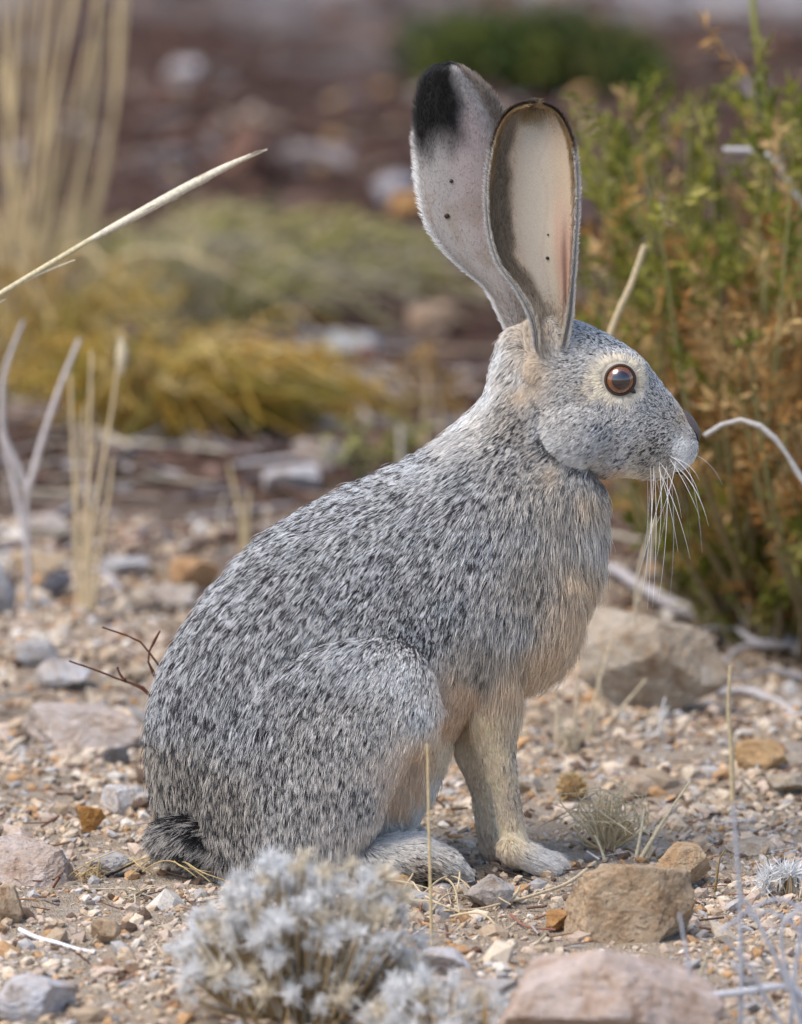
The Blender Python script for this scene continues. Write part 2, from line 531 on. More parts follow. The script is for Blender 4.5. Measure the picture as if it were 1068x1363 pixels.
# ------------------------------------------------------------------ skin under the fur
# colour controls: u, v, light rgb, share of dark hairs
def srgb(*c):
    return tuple(((x / 255 + 0.055) / 1.055) ** 2.4 if x > 10 else x / 255 / 12.92 for x in c)
GREY = (0.70, 0.70, 0.71); GREY2 = (0.74, 0.71, 0.68); WARM = (0.64, 0.58, 0.51); PEACH = (0.82, 0.64, 0.48); CREAM = (0.92, 0.82, 0.67); PALE = (0.78, 0.74, 0.69); LBUFF = (0.84, 0.68, 0.51); LEG = (0.96, 0.80, 0.58); BUFF = (0.74, 0.61, 0.47); WHITE = (0.86, 0.85, 0.84)
CC = [(u, v, *c, f) for u, v, c, f in [
    (640, 560, PALE, .10), (600, 590, GREY2, .22), (560, 610, GREY, .36), (480, 660, GREY, .45), (400, 720, GREY, .48), (320, 790, GREY, .50), (270, 860, GREY, .50), (230, 940, GREY, .52), (215, 1010, WARM, .52), (230, 1070, WARM, .55),
    (450, 780, GREY, .46), (400, 880, GREY, .50), (330, 950, GREY, .48), (300, 1060, WARM, .45), (380, 1050, GREY2, .42), (500, 750, GREY, .46), (560, 700, GREY, .42), (620, 640, GREY, .42), (680, 600, GREY2, .40), (640, 720, GREY, .40), (600, 800, GREY, .44), (560, 840, GREY, .55),  # last entry: thigh-edge shadow and parted dark fur, put in as darker hairs
    (470, 880, GREY, .30), (530, 900, WHITE, .22), (560, 950, WHITE, .24), (500, 960, GREY2, .32), (440, 980, GREY2, .40), (480, 1060, GREY2, .38), (400, 1120, GREY2, .35),
    (700, 700, GREY2, .30), (740, 680, WARM, .28), (720, 760, WARM, .30), (765, 760, LBUFF, .16), (785, 700, PALE, .16), (660, 820, GREY2, .30), (690, 830, GREY2, .28), (715, 860, LBUFF, .14), (750, 850, LBUFF, .08), (770, 810, LBUFF, .08), (640, 880, WARM, .2), (620, 920, PEACH, .05), (680, 905, LBUFF, .06), (600, 960, PEACH, .02),
    (640, 960, LEG, .03), (655, 1040, LEG, .03), (672, 1110, LEG, .04), (668, 1000, LEG, .03), (720, 1150, PALE, .08), (690, 1000, WARM, .3), (700, 1060, BUFF, .2), (630, 1050, BUFF, .05), (645, 1120, BUFF, .08),
    (570, 1000, PEACH, .0), (590, 1000, CREAM, .0), (560, 1040, PEACH, .0), (580, 1040, WHITE, .0), (535, 1070, PEACH, .0), (560, 1080, WHITE, .0), (530, 1100, WHITE, .02), (510, 1130, PALE, .12), (560, 1125, PALE, .14), (610, 1150, PALE, .2), (560, 1160, BUFF, .3), (560, 1172, WARM, .6), (440, 1150, GREY2, .2),
    (660, 470, WHITE, .18), (650, 520, WHITE, .18), (625, 555, WHITE, .18), (690, 500, PALE, .16), (700, 520, BUFF, .08), (715, 490, BUFF, .12), (680, 560, WARM, .35), (720, 450, BUFF, .15), (745, 440, WARM, .4), (775, 435, GREY, .45), (800, 455, GREY, .5), (840, 462, GREY, .55), (870, 500, GREY, .48), (760, 470, GREY2, .35),
    (800, 480, PALE, .15), (866, 505, GREY, .5), (825, 506, GREY2, .3), (780, 520, WARM, .3),
    (760, 530, GREY2, .36), (750, 570, GREY2, .36), (800, 570, GREY, .42), (790, 600, GREY, .40), (840, 570, GREY, .42), (830, 610, GREY, .45), (870, 545, GREY, .38), (895, 555, GREY2, .36), (780, 500, GREY2, .36), (910, 555, BUFF, .25), (905, 590, WHITE, .08), (910, 610, WHITE, .08), (885, 572, GREY2, .4), (880, 590, WARM, .62), (872, 603, WARM, .62), (866, 615, WARM, .5), (888, 612, WARM, .4), (876, 560, GREY2, .4), (880, 625, CREAM, .1), (850, 630, CREAM, .1), (830, 630, PEACH, .15), (790, 632, WHITE, .1), (760, 615, WHITE, .15), (730, 590, WHITE, .2), (700, 575, WARM, .5), (740, 625, BUFF, .18), (780, 655, BUFF, .15), (720, 600, WARM, .6)]]
CC += [(u, v, *WARM, .52) for u, v in [(694, 562), (706, 574), (722, 590), (742, 606), (762, 620), (785, 633), (806, 642)]]  # shadow under the jaw overhang, painted into the coat as a darker line
CC += [(u - 4, v - 17, *WHITE, .10) for u, v in [(722, 590), (742, 606), (762, 620), (785, 633)]]
CC += [(825 + 50 * math.cos(a), 506 + 47 * math.sin(a), *GREY, .48) for a in (-1.5, -1.1, -.7, -.3, .1)] + [(825 + 50 * math.cos(a), 506 + 50 * math.sin(a), *GREY2, .34) for a in (.6, 1.1, 1.6, 2.1)]
# hair flow: u, v, du, dv (photograph pixels, v down)
FLOW = [(660, 450, -.35, .9), (645, 520, -.6, .8), (610, 575, -.9, .45), (500, 640, -.9, .45), (400, 690, -.85, .5), (320, 760, -.7, .7), (250, 850, -.45, .9), (210, 950, -.15, 1), (205, 1040, .05, 1), (240, 1110, .15, .9),
        (600, 650, -.75, .65), (560, 720, -.6, .8), (450, 780, -.55, .85), (380, 880, -.45, .9), (300, 950, -.3, .95), (300, 1060, -.05, 1), (400, 1050, -.1, 1), (480, 900, -.6, .75), (540, 900, -.35, .9), (500, 980, -.25, 1), (470, 1080, -.1, 1),
        (650, 700, -.4, .9), (620, 800, -.35, .95), (600, 880, -.1, 1), (700, 680, -.25, 1), (760, 700, -.1, 1), (802, 690, .55, .85), (800, 750, .4, .9), (795, 650, .4, .9), (720, 800, -.1, 1), (690, 880, .05, 1), (740, 870, -.1, 1), (640, 930, 0, 1),
        (650, 1000, .05, 1), (670, 1100, .1, 1), (720, 1150, .9, .4), (560, 1050, -.1, 1), (540, 1130, .9, .35), (600, 1150, .8, .5),
        (915, 560, -.6, -.3), (880, 530, -.75, -.45), (850, 480, -.85, -.35), (800, 445, -.95, -.15), (760, 450, -.9, .2), (910, 600, -.4, .5), (890, 610, -.7, .6), (870, 570, -.9, .35), (820, 580, -.85, .5), (770, 560, -.8, .6), (730, 520, -.7, .7), (700, 490, -.5, .8), (790, 620, -.9, .45), (850, 630, -.8, .5), (740, 600, -.8, .55), (720, 462, -.1, -.9), (735, 455, .1, -.9), (705, 500, -.5, .8), (780, 650, -.4, .9), (780, 490, -.95, .1), (825, 480, -.4, -.6), (825, 535, -.4, .7)]
LEN = [(660, 460, 18), (620, 560, 22), (500, 640, 22), (350, 740, 23), (240, 880, 24), (210, 1020, 26), (420, 850, 24), (300, 1000, 24), (500, 930, 15), (540, 870, 11), (575, 920, 11), (580, 960, 13), (440, 1080, 22), (650, 700, 22), (700, 780, 24), (795, 700, 40), (798, 750, 40), (770, 780, 28), (740, 860, 36), (680, 900, 32), (640, 920, 24), (610, 950, 24),
       (655, 990, 12), (675, 1060, 9), (680, 1110, 10), (630, 1050, 8), (725, 1150, 12), (570, 1040, 24), (550, 1080, 20), (540, 1130, 12), (610, 1150, 11), (700, 500, 17), (745, 440, 12), (800, 450, 9), (860, 480, 8), (900, 545, 6), (905, 595, 7), (880, 615, 10), (840, 620, 13), (790, 600, 13), (750, 570, 14), (760, 625, 18), (805, 655, 34), (825, 540, 8), (825, 470, 7), (780, 510, 9), (860, 510, 6), (720, 600, 16)]
def fur_colour(uv, p, ids=None, nclump=0):
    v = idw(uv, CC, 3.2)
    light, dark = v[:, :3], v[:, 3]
    d = np.sqrt(((uv[:, 0] - 825) / 1.0) ** 2 + ((uv[:, 1] - 505) / .95) ** 2) + (vnoise(uv[:, 0] / 7, uv[:, 1] / 7, 77) - .5) * 14
    d = d - np.clip((810 - uv[:, 0]) * .28, 0, 9)
    k = (np.clip((40 - d) / 13, 0, .92) * (uv[:, 1] < 560))[:, None]
    light = light * (1 - k) + np.array(CREAM) * k; dark = dark * (1 - k[:, 0])
    return light, np.clip(dark, 0, 1)

_uv = proj_sym(BV)
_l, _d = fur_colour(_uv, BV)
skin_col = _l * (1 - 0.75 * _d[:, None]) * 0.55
skin = attr_mat("hare_skin", 0.9, 0.1, 0.1)
body = np_mesh("body", BV * PX, BF, skin, hare, smooth=True, color=skin_col)

# near-side and far-side eye positions from the skin itself
def surface_y(x, z, side):
    k = (np.abs(BV[:, 0] - x) < 7) & (np.abs(BV[:, 2] - z) < 7)
    return BV[k, 1].min() if side < 0 else BV[k, 1].max()
EYES = []
for side in (-1, 1):
    w = -45
    for _ in range(3):
        e = P(*EYE_UV, w); w = surface_y(e[0], e[2], -1)
    e = P(*EYE_UV, w)
    EYES.append(np.array((e[0], side * abs(w) * 1.0 - side * 9.0, e[2])))
print("eyes", EYES)

def grow_body():
    n = 560000
    def wt(c, nn):
        w = np.where(c[:, 1] > 25, 0.4, 1.0)
        uv = proj_sym(c)
        hd = (uv[:, 0] > 690) & (uv[:, 1] < 640)
        leg = uv[:, 1] > 940
        w = w * np.where(hd, 3.0, 1.0) * np.where(leg & (uv[:, 0] > 500), 1.7, 1.0)
        return w * np.where(c[:, 2] < 4, 0.25, 1)
    p, nn = scatter(BV, BF, n, wt)
    # keep the eyes bare
    keep = np.ones(n, bool)
    for e in EYES:
        keep &= np.linalg.norm(p - e, axis=1) > EYE_R + 3.5
    p, nn = p[keep], nn[keep]; n = len(p)
    uv = proj_sym(p)
    fl = idw(uv, FLOW, 3.0)
    t = np.stack([fl[:, 0], np.zeros(n), -fl[:, 1]], -1)
    L = idw(uv, LEN, 3.0)[:, 0]
    for e in EYES:                                  # lashes and lids part around the eye
        dv = p - e; d = np.linalg.norm(dv, axis=1)
        k = np.clip((46 - d) / 20, 0, 1)[:, None]
        t = t * (1 - k) + k * (dv / d[:, None]) * 1.2
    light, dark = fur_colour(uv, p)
    dark = dark * np.where((uv[:, 0] > 735) & (uv[:, 1] < 625), .82, 1)
    ids, c = clump_ids(p, n // 5)
    cr = rng.random(len(c))[ids]                     # one draw per clump
    mix = cr * 0.75 + 0.25 * rng.random(n)
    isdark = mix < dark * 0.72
    dk = np.array((0.05, 0.047, 0.05)) * (0.6 + 1.2 * rng.random((n, 1)))
    var = 0.80 + 0.42 * rng.random((len(c), 1))[ids] * (0.8 + 0.4 * rng.random((n, 1)))
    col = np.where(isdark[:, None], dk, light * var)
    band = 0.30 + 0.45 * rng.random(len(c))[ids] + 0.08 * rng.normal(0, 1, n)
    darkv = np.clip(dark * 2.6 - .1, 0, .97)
    hd0 = (uv[:, 0] > 690) & (uv[:, 1] < 640)
    L = L * (0.75 + 0.5 * rng.random(n)) * np.where(hd0, .8, .9)
    lift = R(17) + R(16) * rng.random(n)
    chest = np.exp(-((uv[:, 0] - 770) ** 2 + (uv[:, 1] - 780) ** 2) / 90 ** 2) + 2 * np.exp(-((uv[:, 0] - 805) ** 2 / 20 ** 2 + (uv[:, 1] - 705) ** 2 / 70 ** 2)) + np.exp(-((uv[:, 0] - 700) ** 2 + (uv[:, 1] - 910) ** 2) / 60 ** 2)
    loose = rng.random(n) < 0.04 + 0.16 * np.clip(chest, 0, 1)
    L = np.where(loose & ~hd0, L * 1.35, L); lift = np.where(loose & ~hd0, lift + R(18), lift)
    hd = (uv[:, 0] > 690) & (uv[:, 1] < 640)
    pts = comb(p, nn, t, L, lift, clump=(ids, c), pull=0.55, jitter=0.16)
    rad = np.where(hd, 0.38, 0.5) * (0.8 + 0.4 * rng.random(n))
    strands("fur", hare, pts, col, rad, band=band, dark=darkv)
grow_body()

# ------------------------------------------------------------------ eyes
def blob_mesh(name, c, r, rot, mat, parent, n=2, amp=0.0, seed=0):
    bm = bmesh.new(); bmesh.ops.create_icosphere(bm, subdivisions=n, radius=1)
    M = Matrix.Rotation(rot, 3, 'Y')
    me = bpy.data.meshes.new(name)
    for v in bm.verts:
        k = 1 + amp * mnoise.noise(v.co * 2.1 + Vector((seed, 0, 0)))
        v.co = M @ Vector((v.co.x * r[0] * k, v.co.y * r[1] * k, v.co.z * r[2] * k)) * PX + Vector(c) * PX
    for f in bm.faces: f.smooth = True
    bm.to_mesh(me); bm.free()
    return link_mesh(name, me, mat, parent)
def cap(c, r, ang0, ang1, axis, nr=10, ns=48):
    ax = np.asarray(axis, float); ax /= np.linalg.norm(ax)
    a = np.cross(ax, (0, 0, 1.0)); a /= np.linalg.norm(a); b = np.cross(ax, a)
    V = []; F = []
    for i in range(nr + 1):
        th = ang0 + (ang1 - ang0) * i / nr
        for j in range(ns):
            f = 2 * math.pi * j / ns
            V.append(c + r * (math.cos(th) * ax + math.sin(th) * (math.cos(f) * a + math.sin(f) * b)))
    for i in range(nr):
        for j in range(ns):
            F.append((i * ns + j, i * ns + (j + 1) % ns, (i + 1) * ns + (j + 1) % ns, (i + 1) * ns + j))
    return np.array(V), np.array(F)
def ring(c, axis, R0, r, ns=48, nr=10, squash=1.0):
    ax = np.asarray(axis, float); ax /= np.linalg.norm(ax)
    a = np.cross(ax, (0, 0, 1.0)); a /= np.linalg.norm(a); b = np.cross(ax, a)
    V = []; F = []
    for i in range(ns):
        f = 2 * math.pi * i / ns
        d = math.cos(f) * a + math.sin(f) * b * squash
        for j in range(nr):
            g = 2 * math.pi * j / nr
            V.append(c + d * (R0 + r * math.cos(g)) + ax * r * math.sin(g) * 1.3)
            F.append((i * nr + j, i * nr + (j + 1) % nr, ((i + 1) % ns) * nr + (j + 1) % nr, ((i + 1) % ns) * nr + j))
    return np.array(V), np.array(F)
def wet(name, col, ramp_stops=None):
    m, nt, b = new_mat(name)
    b.inputs["Base Color"].default_value = (*col, 1)
    b.inputs["Roughness"].default_value = 0.25
    b.inputs["Coat Weight"].default_value = 1.0
    b.inputs["Coat Roughness"].default_value = 0.02
    b.inputs["Coat IOR"].default_value = 1.75
    return m, nt, b
EYE_M = wet("eyeball_dark", (0.03, 0.012, 0.006))[0]
PUP_M = wet("pupil_black", (0.012, 0.003, 0.006))[0]
IRIS_M, _nt, _b = wet("iris_amber", (0.35, 0.14, 0.03))
_c = ramp(_nt, [(0.3, (0.09, 0.024, 0.005)), (0.55, (0.18, 0.055, 0.010)), (0.75, (0.28, 0.11, 0.02))], noise_tex(_nt, 900, 4, 0.6, geo_pos(_nt)))
_nt.links.new(_c, _b.inputs["Base Color"])
LID_M = plain_mat("eyelid_skin", (0.045, 0.025, 0.018), 0.5, 0.4)
for e in EYES:
    s = -1 if e[1] < 0 else 1
    ax = np.array((0.10, s * 1.0, 0.06))
    V, F = cap(e, EYE_R, 0.0, R(150), ax, 24)
    eo = np_mesh("eye", V * PX, F, EYE_M, hare)
    V, F = cap(e, EYE_R + 0.35, R(30), R(60), ax, 8)
    np_mesh("iris", V * PX, F, IRIS_M, eo)
    V, F = cap(e, EYE_R + 0.5, 0.0, R(35), ax, 10)
    np_mesh("pupil", V * PX, F, PUP_M, eo)
    axn = ax / np.linalg.norm(ax)
    V, F = ring(e + axn * 9.6, ax, 19.6, 2.0)
    np_mesh("eyelid", V * PX, F, LID_M, eo)
    blob_mesh("tear_corner", e + axn * 9.0 + np.array((15.5, 0, -13.5)), (7, 3.2, 3.4), 0.75, LID_M, eo, 2)

# ------------------------------------------------------------------ nose and mouth
NOSE_M, _nt, _b = new_mat("nose_leather")
_c = ramp(_nt, [(0.3, (0.05, 0.04, 0.038)), (0.7, (0.15, 0.115, 0.10))], noise_tex(_nt, 1400, 3, 0.6, geo_pos(_nt)))
_nt.links.new(_c, _b.inputs["Base Color"]); _b.inputs["Roughness"].default_value = 0.55
nose = blob_mesh("nose", P(918, 566, 0), (10, 14, 24), -0.56, NOSE_M, hare, 3)
DARK_M = plain_mat("mouth_dark", (0.02, 0.014, 0.012), 0.7)
for s in (-1, 1):
    blob_mesh("nostril", P(924, 580, 0) + np.array((1, s * 11, 0)), (4, 4, 12), -0.35, DARK_M, nose, 2)

for s in (-1, 1):
    blob_mesh("mouth", P(897, 626, s * 15), (15, 4, 2.2), 0.42, DARK_M, nose, 2)
# ------------------------------------------------------------------ whiskers
def whiskers():
    pts = []; col = []
    ends = [(848, 790), (853, 812), (860, 770), (872, 800), (880, 760), (886, 700), (897, 808), (903, 745), (910, 735), (918, 720), (928, 750), (905, 690), (925, 700), (938, 690), (880, 720), (868, 740), (942, 660), (935, 640), (915, 665), (946, 620)]
    for i, (u, v) in enumerate(ends):
        for s in (-1, 1):
            if (s > 0 and i % 2) or (s < 0 and i % 5 == 4): continue
            ru, rv = 868 + 34 * random.random() + (u - 890) * .2, 596 + 30 * random.random()
            a = P(ru, rv, s * 24)
            b = P(u + s * 6, v - (14 if s > 0 else 0), s * (60 + 45 * random.random()))
            b = b + np.array((random.gauss(0, 12), 0, 0)); mid = (a + b) / 2 + np.array((4 + 10 * random.random(), s * 26, 8 + 14 * random.random()))
            tt = np.linspace(0, 1, 9)[:, None]
            pts.append((1 - tt) ** 2 * a + 2 * tt * (1 - tt) * mid + tt ** 2 * b)
            col.append((0.9, 0.9, 0.9) if random.random() < .85 else (.05, .05, .05))
    strands("whiskers", hare, np.array(pts), np.array(col), np.full(len(pts), 0.4))
whiskers()

# ------------------------------------------------------------------ tail
def make_tail():
    pts = [(258, 1112, 30), (244, 1126, 36), (262, 1145, 36), (300, 1156, 28)]
    bm = bmesh.new(); bmesh.ops.create_icosphere(bm, subdivisions=4, radius=1)
    c = P(284, 1124, -54)
    V = []
    for v in bm.verts:
        x, y, z = v.co
        q = Vector((x * 66, y * 30, z * 25 - 0.003 * (x * 72) ** 2))
        q.rotate(Matrix.Rotation(R(24), 3, 'Y'))
        V.append(np.array(q) + c)
    F = np.array([[w.index for w in f.verts] for f in bm.faces])
    bm.free()
    V = np.array(V); V[:, 2] = np.maximum(V[:, 2], 3)
    tail = np_mesh("tail", V * PX, F, attr_mat("tail_skin", 0.9, 0.1, 0.1), hare, color=np.full((len(V), 3), 0.12))
    n = 22000
    p, nn = scatter(V, F, n)
    uv = proj(p)
    t = np.tile(np.array((-.55, -0.1, -.45)), (n, 1))
    ids, cc = clump_ids(p, n // 14)
    cr = rng.random(len(cc))[ids]
    top = np.clip((1138 - uv[:, 1] + (uv[:, 0] - 250) * .4) / 40, 0, 1)
    dark = cr < 0.12 + 0.62 * top
    col = np.where(dark[:, None], np.array((.025, .023, .024)), np.array((.56, .52, .48)) * (0.7 + .6 * rng.random((n, 1))))
    L = 24 + 22 * rng.random(n)
    strands("tail_fur", tail, comb(p, nn, t, L, R(25) + R(25) * rng.random(n), clump=(ids, cc), pull=.5, jitter=.3), col, np.full(n, .6))
make_tail()

CLAW_M = plain_mat("claw_horn", (0.06, 0.045, 0.035), 0.5, 0.4)
for u, v, w in [(740, 1160, -53), (752, 1157, -34), (748, 1151, -15), (620, 1166, -109), (618, 1163, -88)]:
    blob_mesh("claw", P(u, v, w), (6.5, 1.8, 2.2), 0.35, CLAW_M, hare, 2)
# ------------------------------------------------------------------ ears
def sst(x, a, b):
    k = np.clip((x - a) / (b - a), 0, 1); return k * k * (3 - 2 * k)
def resample(poly, n):
    poly = np.asarray(poly, float)
    d = np.r_[0, np.cumsum(np.linalg.norm(np.diff(poly, axis=0), axis=1))]
    # Catmull-Rom through the points, then even spacing
    ext = np.vstack([2 * poly[0] - poly[1], poly, 2 * poly[-1] - poly[-2]])
    out = []
    for i in range(len(poly) - 1):
        p0, p1, p2, p3 = ext[i:i + 4]
        for t in np.linspace(0, 1, 20, endpoint=False):
            out.append(0.5 * (2 * p1 + (p2 - p0) * t + (2 * p0 - 5 * p1 + 4 * p2 - p3) * t * t + (3 * p1 - p0 - 3 * p2 + p3) * t ** 3))
    out.append(poly[-1]); out = np.array(out)
    d = np.r_[0, np.cumsum(np.linalg.norm(np.diff(out, axis=0), axis=1))]
    s = np.linspace(0, d[-1], n)
    return np.stack([np.interp(s, d, out[:, k]) for k in range(out.shape[1])], -1)
EAR_SKIN = attr_mat("ear_skin", 0.7, 0.25, 0.06, 900, trans=0.35)
def make_ear(left, right, cup, theta, colour, fuzz, thick=2.0, NT=70, NS=44, fold=0.0):
    """left / right: edge polylines (u, v, w) from base to tip; cup(t): depth of the bowl (+ away)"""
    Lp = resample(left, NT); Rp = resample(right, NT)
    Lw = np.array([P(*q) for q in Lp]); Rw = np.array([P(*q) for q in Rp])
    s = np.linspace(-1, 1, NS)
    t = np.linspace(0, 1, NT)
    th = np.array([theta(x) for x in t])[:, None]
    lat = 0.5 + 0.5 * np.sin(s[None] * th) / np.sin(th)
    lat = np.clip(lat, -0.05, 1.05)
    dep = (np.cos(s[None] * th) - np.cos(th)) / (1 - np.cos(th))
    cu = np.array([cup(x) for x in t])[:, None]
    wid = np.linalg.norm(Rw - Lw, axis=1)[:, None]
    mid = Lw[:, None] * (1 - lat[..., None]) + Rw[:, None] * lat[..., None]
    mid[..., 1] += cu * dep * np.minimum(1, wid / 40)
    if fold:
        S0, T0 = np.meshgrid(s, t); mid[..., 1] -= fold * np.exp(-((S0 - .42 - .15 * T0) / .13) ** 2) * (1 - sst(T0, .35, .62))
    T, S = np.meshgrid(t, s, indexing='ij')
    g = mid
    du = np.gradient(g, axis=1); dt = np.gradient(g, axis=0)
    nn = np.cross(du, dt); nn /= np.linalg.norm(nn, axis=-1, keepdims=True) + 1e-9   # towards the camera
    if nn[NT // 2, NS // 2, 1] > 0: nn = -nn
    A = (g + nn * thick / 2).reshape(-1, 3); B = (g - nn * thick / 2).reshape(-1, 3)
    i = np.arange(NT - 1)[:, None] * NS + np.arange(NS - 1)[None]
    Q = np.stack([i, i + 1, i + NS + 1, i + NS], -1).reshape(-1, 4)
    n0 = NT * NS
    rim = list(range(NS)) + [k * NS + NS - 1 for k in range(1, NT)] + [(NT - 1) * NS + k for k in range(NS - 2, -1, -1)] + [k * NS for k in range(NT - 2, 0, -1)]
    E = np.array([(rim[k], rim[(k + 1) % len(rim)], rim[(k + 1) % len(rim)] + n0, rim[k] + n0) for k in range(len(rim))])
    V = np.vstack([A, B]); F = np.vstack([Q, Q[:, ::-1] + n0, E[:, ::-1]])
    cf = colour(T.ravel(), S.ravel(), True); cb = colour(T.ravel(), S.ravel(), False)
    ear = np_mesh("ear", V * PX, F, EAR_SKIN, hare, color=np.vstack([cf, cb]))
    # fuzz on both faces
    pts = []; cols = []; rads = []
    for front in (True, False):
        n = 14000
        tt = rng.random(n) ** 0.9; ss = rng.random(n) * 2 - 1
        edge = rng.random(n) < 0.45
        ss = np.where(edge, np.sign(ss) * (1 - np.abs(rng.normal(0, .09, n))), ss)
        ss = np.clip(ss, -1, 1)
        tip = rng.random(n) < 0.12
        tt = np.where(tip, 1 - np.abs(rng.normal(0, .03, n)), tt); tt = np.clip(tt, 0, 1)
        fi = tt * (NT - 1); fj = (ss + 1) / 2 * (NS - 1)
        a = np.minimum(fi.astype(int), NT - 2); b = np.minimum(fj.astype(int), NS - 2)
        fa = (fi - a)[:, None]; fb = (fj - b)[:, None]
        bil = lambda G: (G[a, b] * (1 - fa) + G[a + 1, b] * fa) * (1 - fb) + (G[a, b + 1] * (1 - fa) + G[a + 1, b + 1] * fa) * fb
        nrm = bil(nn) * (1 if front else -1)
        p = bil(g) + nrm * thick / 2
        up = bil(dt); up /= np.linalg.norm(up, axis=1, keepdims=True) + 1e-9
        out = bil(du) * np.sign(ss)[:, None]; out /= np.linalg.norm(out, axis=1, keepdims=True) + 1e-9
        k = np.clip((np.abs(ss) - 0.75) / 0.25, 0, 1)[:, None]
        tang = up * (1 - 0.55 * k) + out * k * 0.9
        tang = np.where((tt > .96)[:, None], up, tang)
        L = (fuzz(tt, ss, front) + 4.5 * k[:, 0] + 7 * (1 - sst(tt, .08, .26))) * (0.6 + 0.8 * rng.random(n))
        ok = L > 0.5
        c = colour(tt, ss, front) * (0.75 + 0.6 * rng.random((n, 1)))
        c = np.where((k[:, 0] > .85)[:, None] & (tt < .75)[:, None] & (rng.random(n) < .75)[:, None], np.array((.8, .78, .76)), c)
        pts.append(comb(p, nrm, tang, L, R(14) + R(22) * rng.random(n), jitter=.25)[ok]); cols.append(c[ok]); rads.append(np.full(ok.sum(), .38))
    strands("ear_fur", ear, np.vstack(pts), np.vstack(cols), np.concatenate(rads))
    return ear, g
def blend(c, d, k):
    return c * (1 - k[:, None]) + np.asarray(d) * k[:, None]

def col_near(t, s, front):
    n = len(t)
    no = vnoise(t * 14, s * 5, 9)
    if front:      # the open bowl, facing the camera
        c = np.tile(np.array((.72, .57, .42)), (n, 1))
        c = blend(c, (.76, .66, .53), sst(.5 - np.abs(s - .05), 0, .4))
        c = blend(c, (.62, .40, .30), sst(s, .3, .5) * (1 - sst(t + s * .25, .5, .8)))
        c = blend(c, (.24, .19, .14), sst(-s + (no - .5) * .2 + .25 * (1 - sst(t, .1, .45)), .30, .50) * (1 - .5 * sst(t, .7, .95)))
        c = blend(c, (.34, .23, .11), sst(t + (no - .5) * .12, .83, .93))
        c = blend(c, (.34, .28, .22), sst(s, .80, .95))
        c = blend(c, np.array((.36, .25, .13)) * (.7 + .6 * no[:, None]), sst(np.abs(s), .72, .86) * sst(t, .5, .7))
        vein = np.exp(-((s - .1 - .5 * np.abs(np.sin(t * 9)) * (t - .2)) / .025) ** 2) * .25
        c = blend(c, (.62, .40, .34), vein)
        c = blend(c, (.60, .52, .42), 1 - sst(t, .05, .28))
        c = blend(c, (.10, .075, .05), sst(t, .94, .985) * sst(s, -.2, .4))
        c = blend(c, (.62, .58, .52), sst(-s, .9, 1.0) * (1 - sst(t, .7, .85)))
    else:
        c = np.tile(np.array((.42, .38, .34)), (n, 1))
        c = blend(c, (.09, .065, .05), sst(t + (no - .5) * .15, .72, .88))
        c = blend(c, (.75, .72, .69), sst(np.abs(s), .82, .97) * (1 - sst(t, .6, .75)))
    return c
def fuzz_near(t, s, front):
    if not front: return np.full(len(t), 6.0)
    m = np.maximum(sst(-s, .2, .45), np.maximum(sst(s, .72, .9), sst(t, .78, .9)))
    m = np.maximum(m, 1 - sst(t, .02, .2))
    return 1.0 + 7.5 * m
NL = [(716, 470, -44), (710, 425, -46), (690, 386, -44), (665, 350, -42), (653, 310, -42), (649, 262, -42), (652, 220, -42), (662, 176, -40), (677, 150, -36), (697, 138, -32), (712, 137, -30)]
NR = [(748, 470, -40), (757, 425, -40), (762, 380, -42), (765, 330, -44), (767, 285, -44), (767, 238, -44), (763, 200, -42), (753, 168, -38), (740, 148, -34), (724, 139, -31), (712, 137, -30)]
ear_near, g_near = make_ear(NL, NR, lambda t: 34 - 8 * t, lambda t: R(88 - 18 * t), col_near, fuzz_near, fold=11.0)

def col_far(t, s, front):
    n = len(t)
    no = vnoise(t * 12, s * 5, 19)
    if front:      # the back of the ear, turned to the camera
        c = np.tile(np.array((.50, .46, .44)), (n, 1))
        c = blend(c, (.62, .52, .50), sst(.55 - np.abs(s - .1), 0, .5) * sst(t, .3, .5) * (1 - sst(t, .75, .9)))
        c = blend(c, (.44, .36, .30), sst(no, .55, .75) * (1 - sst(t, .5, .6)) * .6)
        c = blend(c, (.26, .21, .17), sst(s, .45, .7) * sst(t, .55, .7))
        c = blend(c, (.018, .016, .016), sst(t + (no - .5) * .07, .64, .77) * (1 - sst(s + (no - .5) * .2, -.12, .3) * (1 - sst(t, .95, .99))))
        c = blend(c, (.80, .78, .76), sst(-s, .80, .95) * (1 - sst(t, .62, .74)))
    else:
        c = np.tile(np.array((.55, .45, .36)), (n, 1))
    return c
def fuzz_far(t, s, front):
    if not front: return np.full(len(t), 3.0)
    m = np.maximum(sst(np.abs(s), .75, .95), sst(t, .62, .75))
    return 2.4 + 4.0 * m
FL = [(690, 470, 36), (672, 425, 36), (650, 385, 36), (622, 360, 36), (595, 334, 36), (573, 302, 36), (561, 262, 36), (556, 218, 36), (555, 170, 36), (560, 120, 36), (572, 97, 36), (590, 88, 36), (600, 88, 36)]
FR = [(728, 470, 46), (722, 425, 50), (708, 380, 56), (700, 335, 60), (695, 290, 62), (690, 245, 62), (684, 205, 60), (676, 170, 56), (664, 145, 50), (645, 117, 44), (622, 97, 39), (608, 89, 37), (600, 88, 36)]
ear_far, g_far = make_ear(FL, FR, lambda t: -26 + 6 * t, lambda t: R(80 - 10 * t), col_far, fuzz_far)
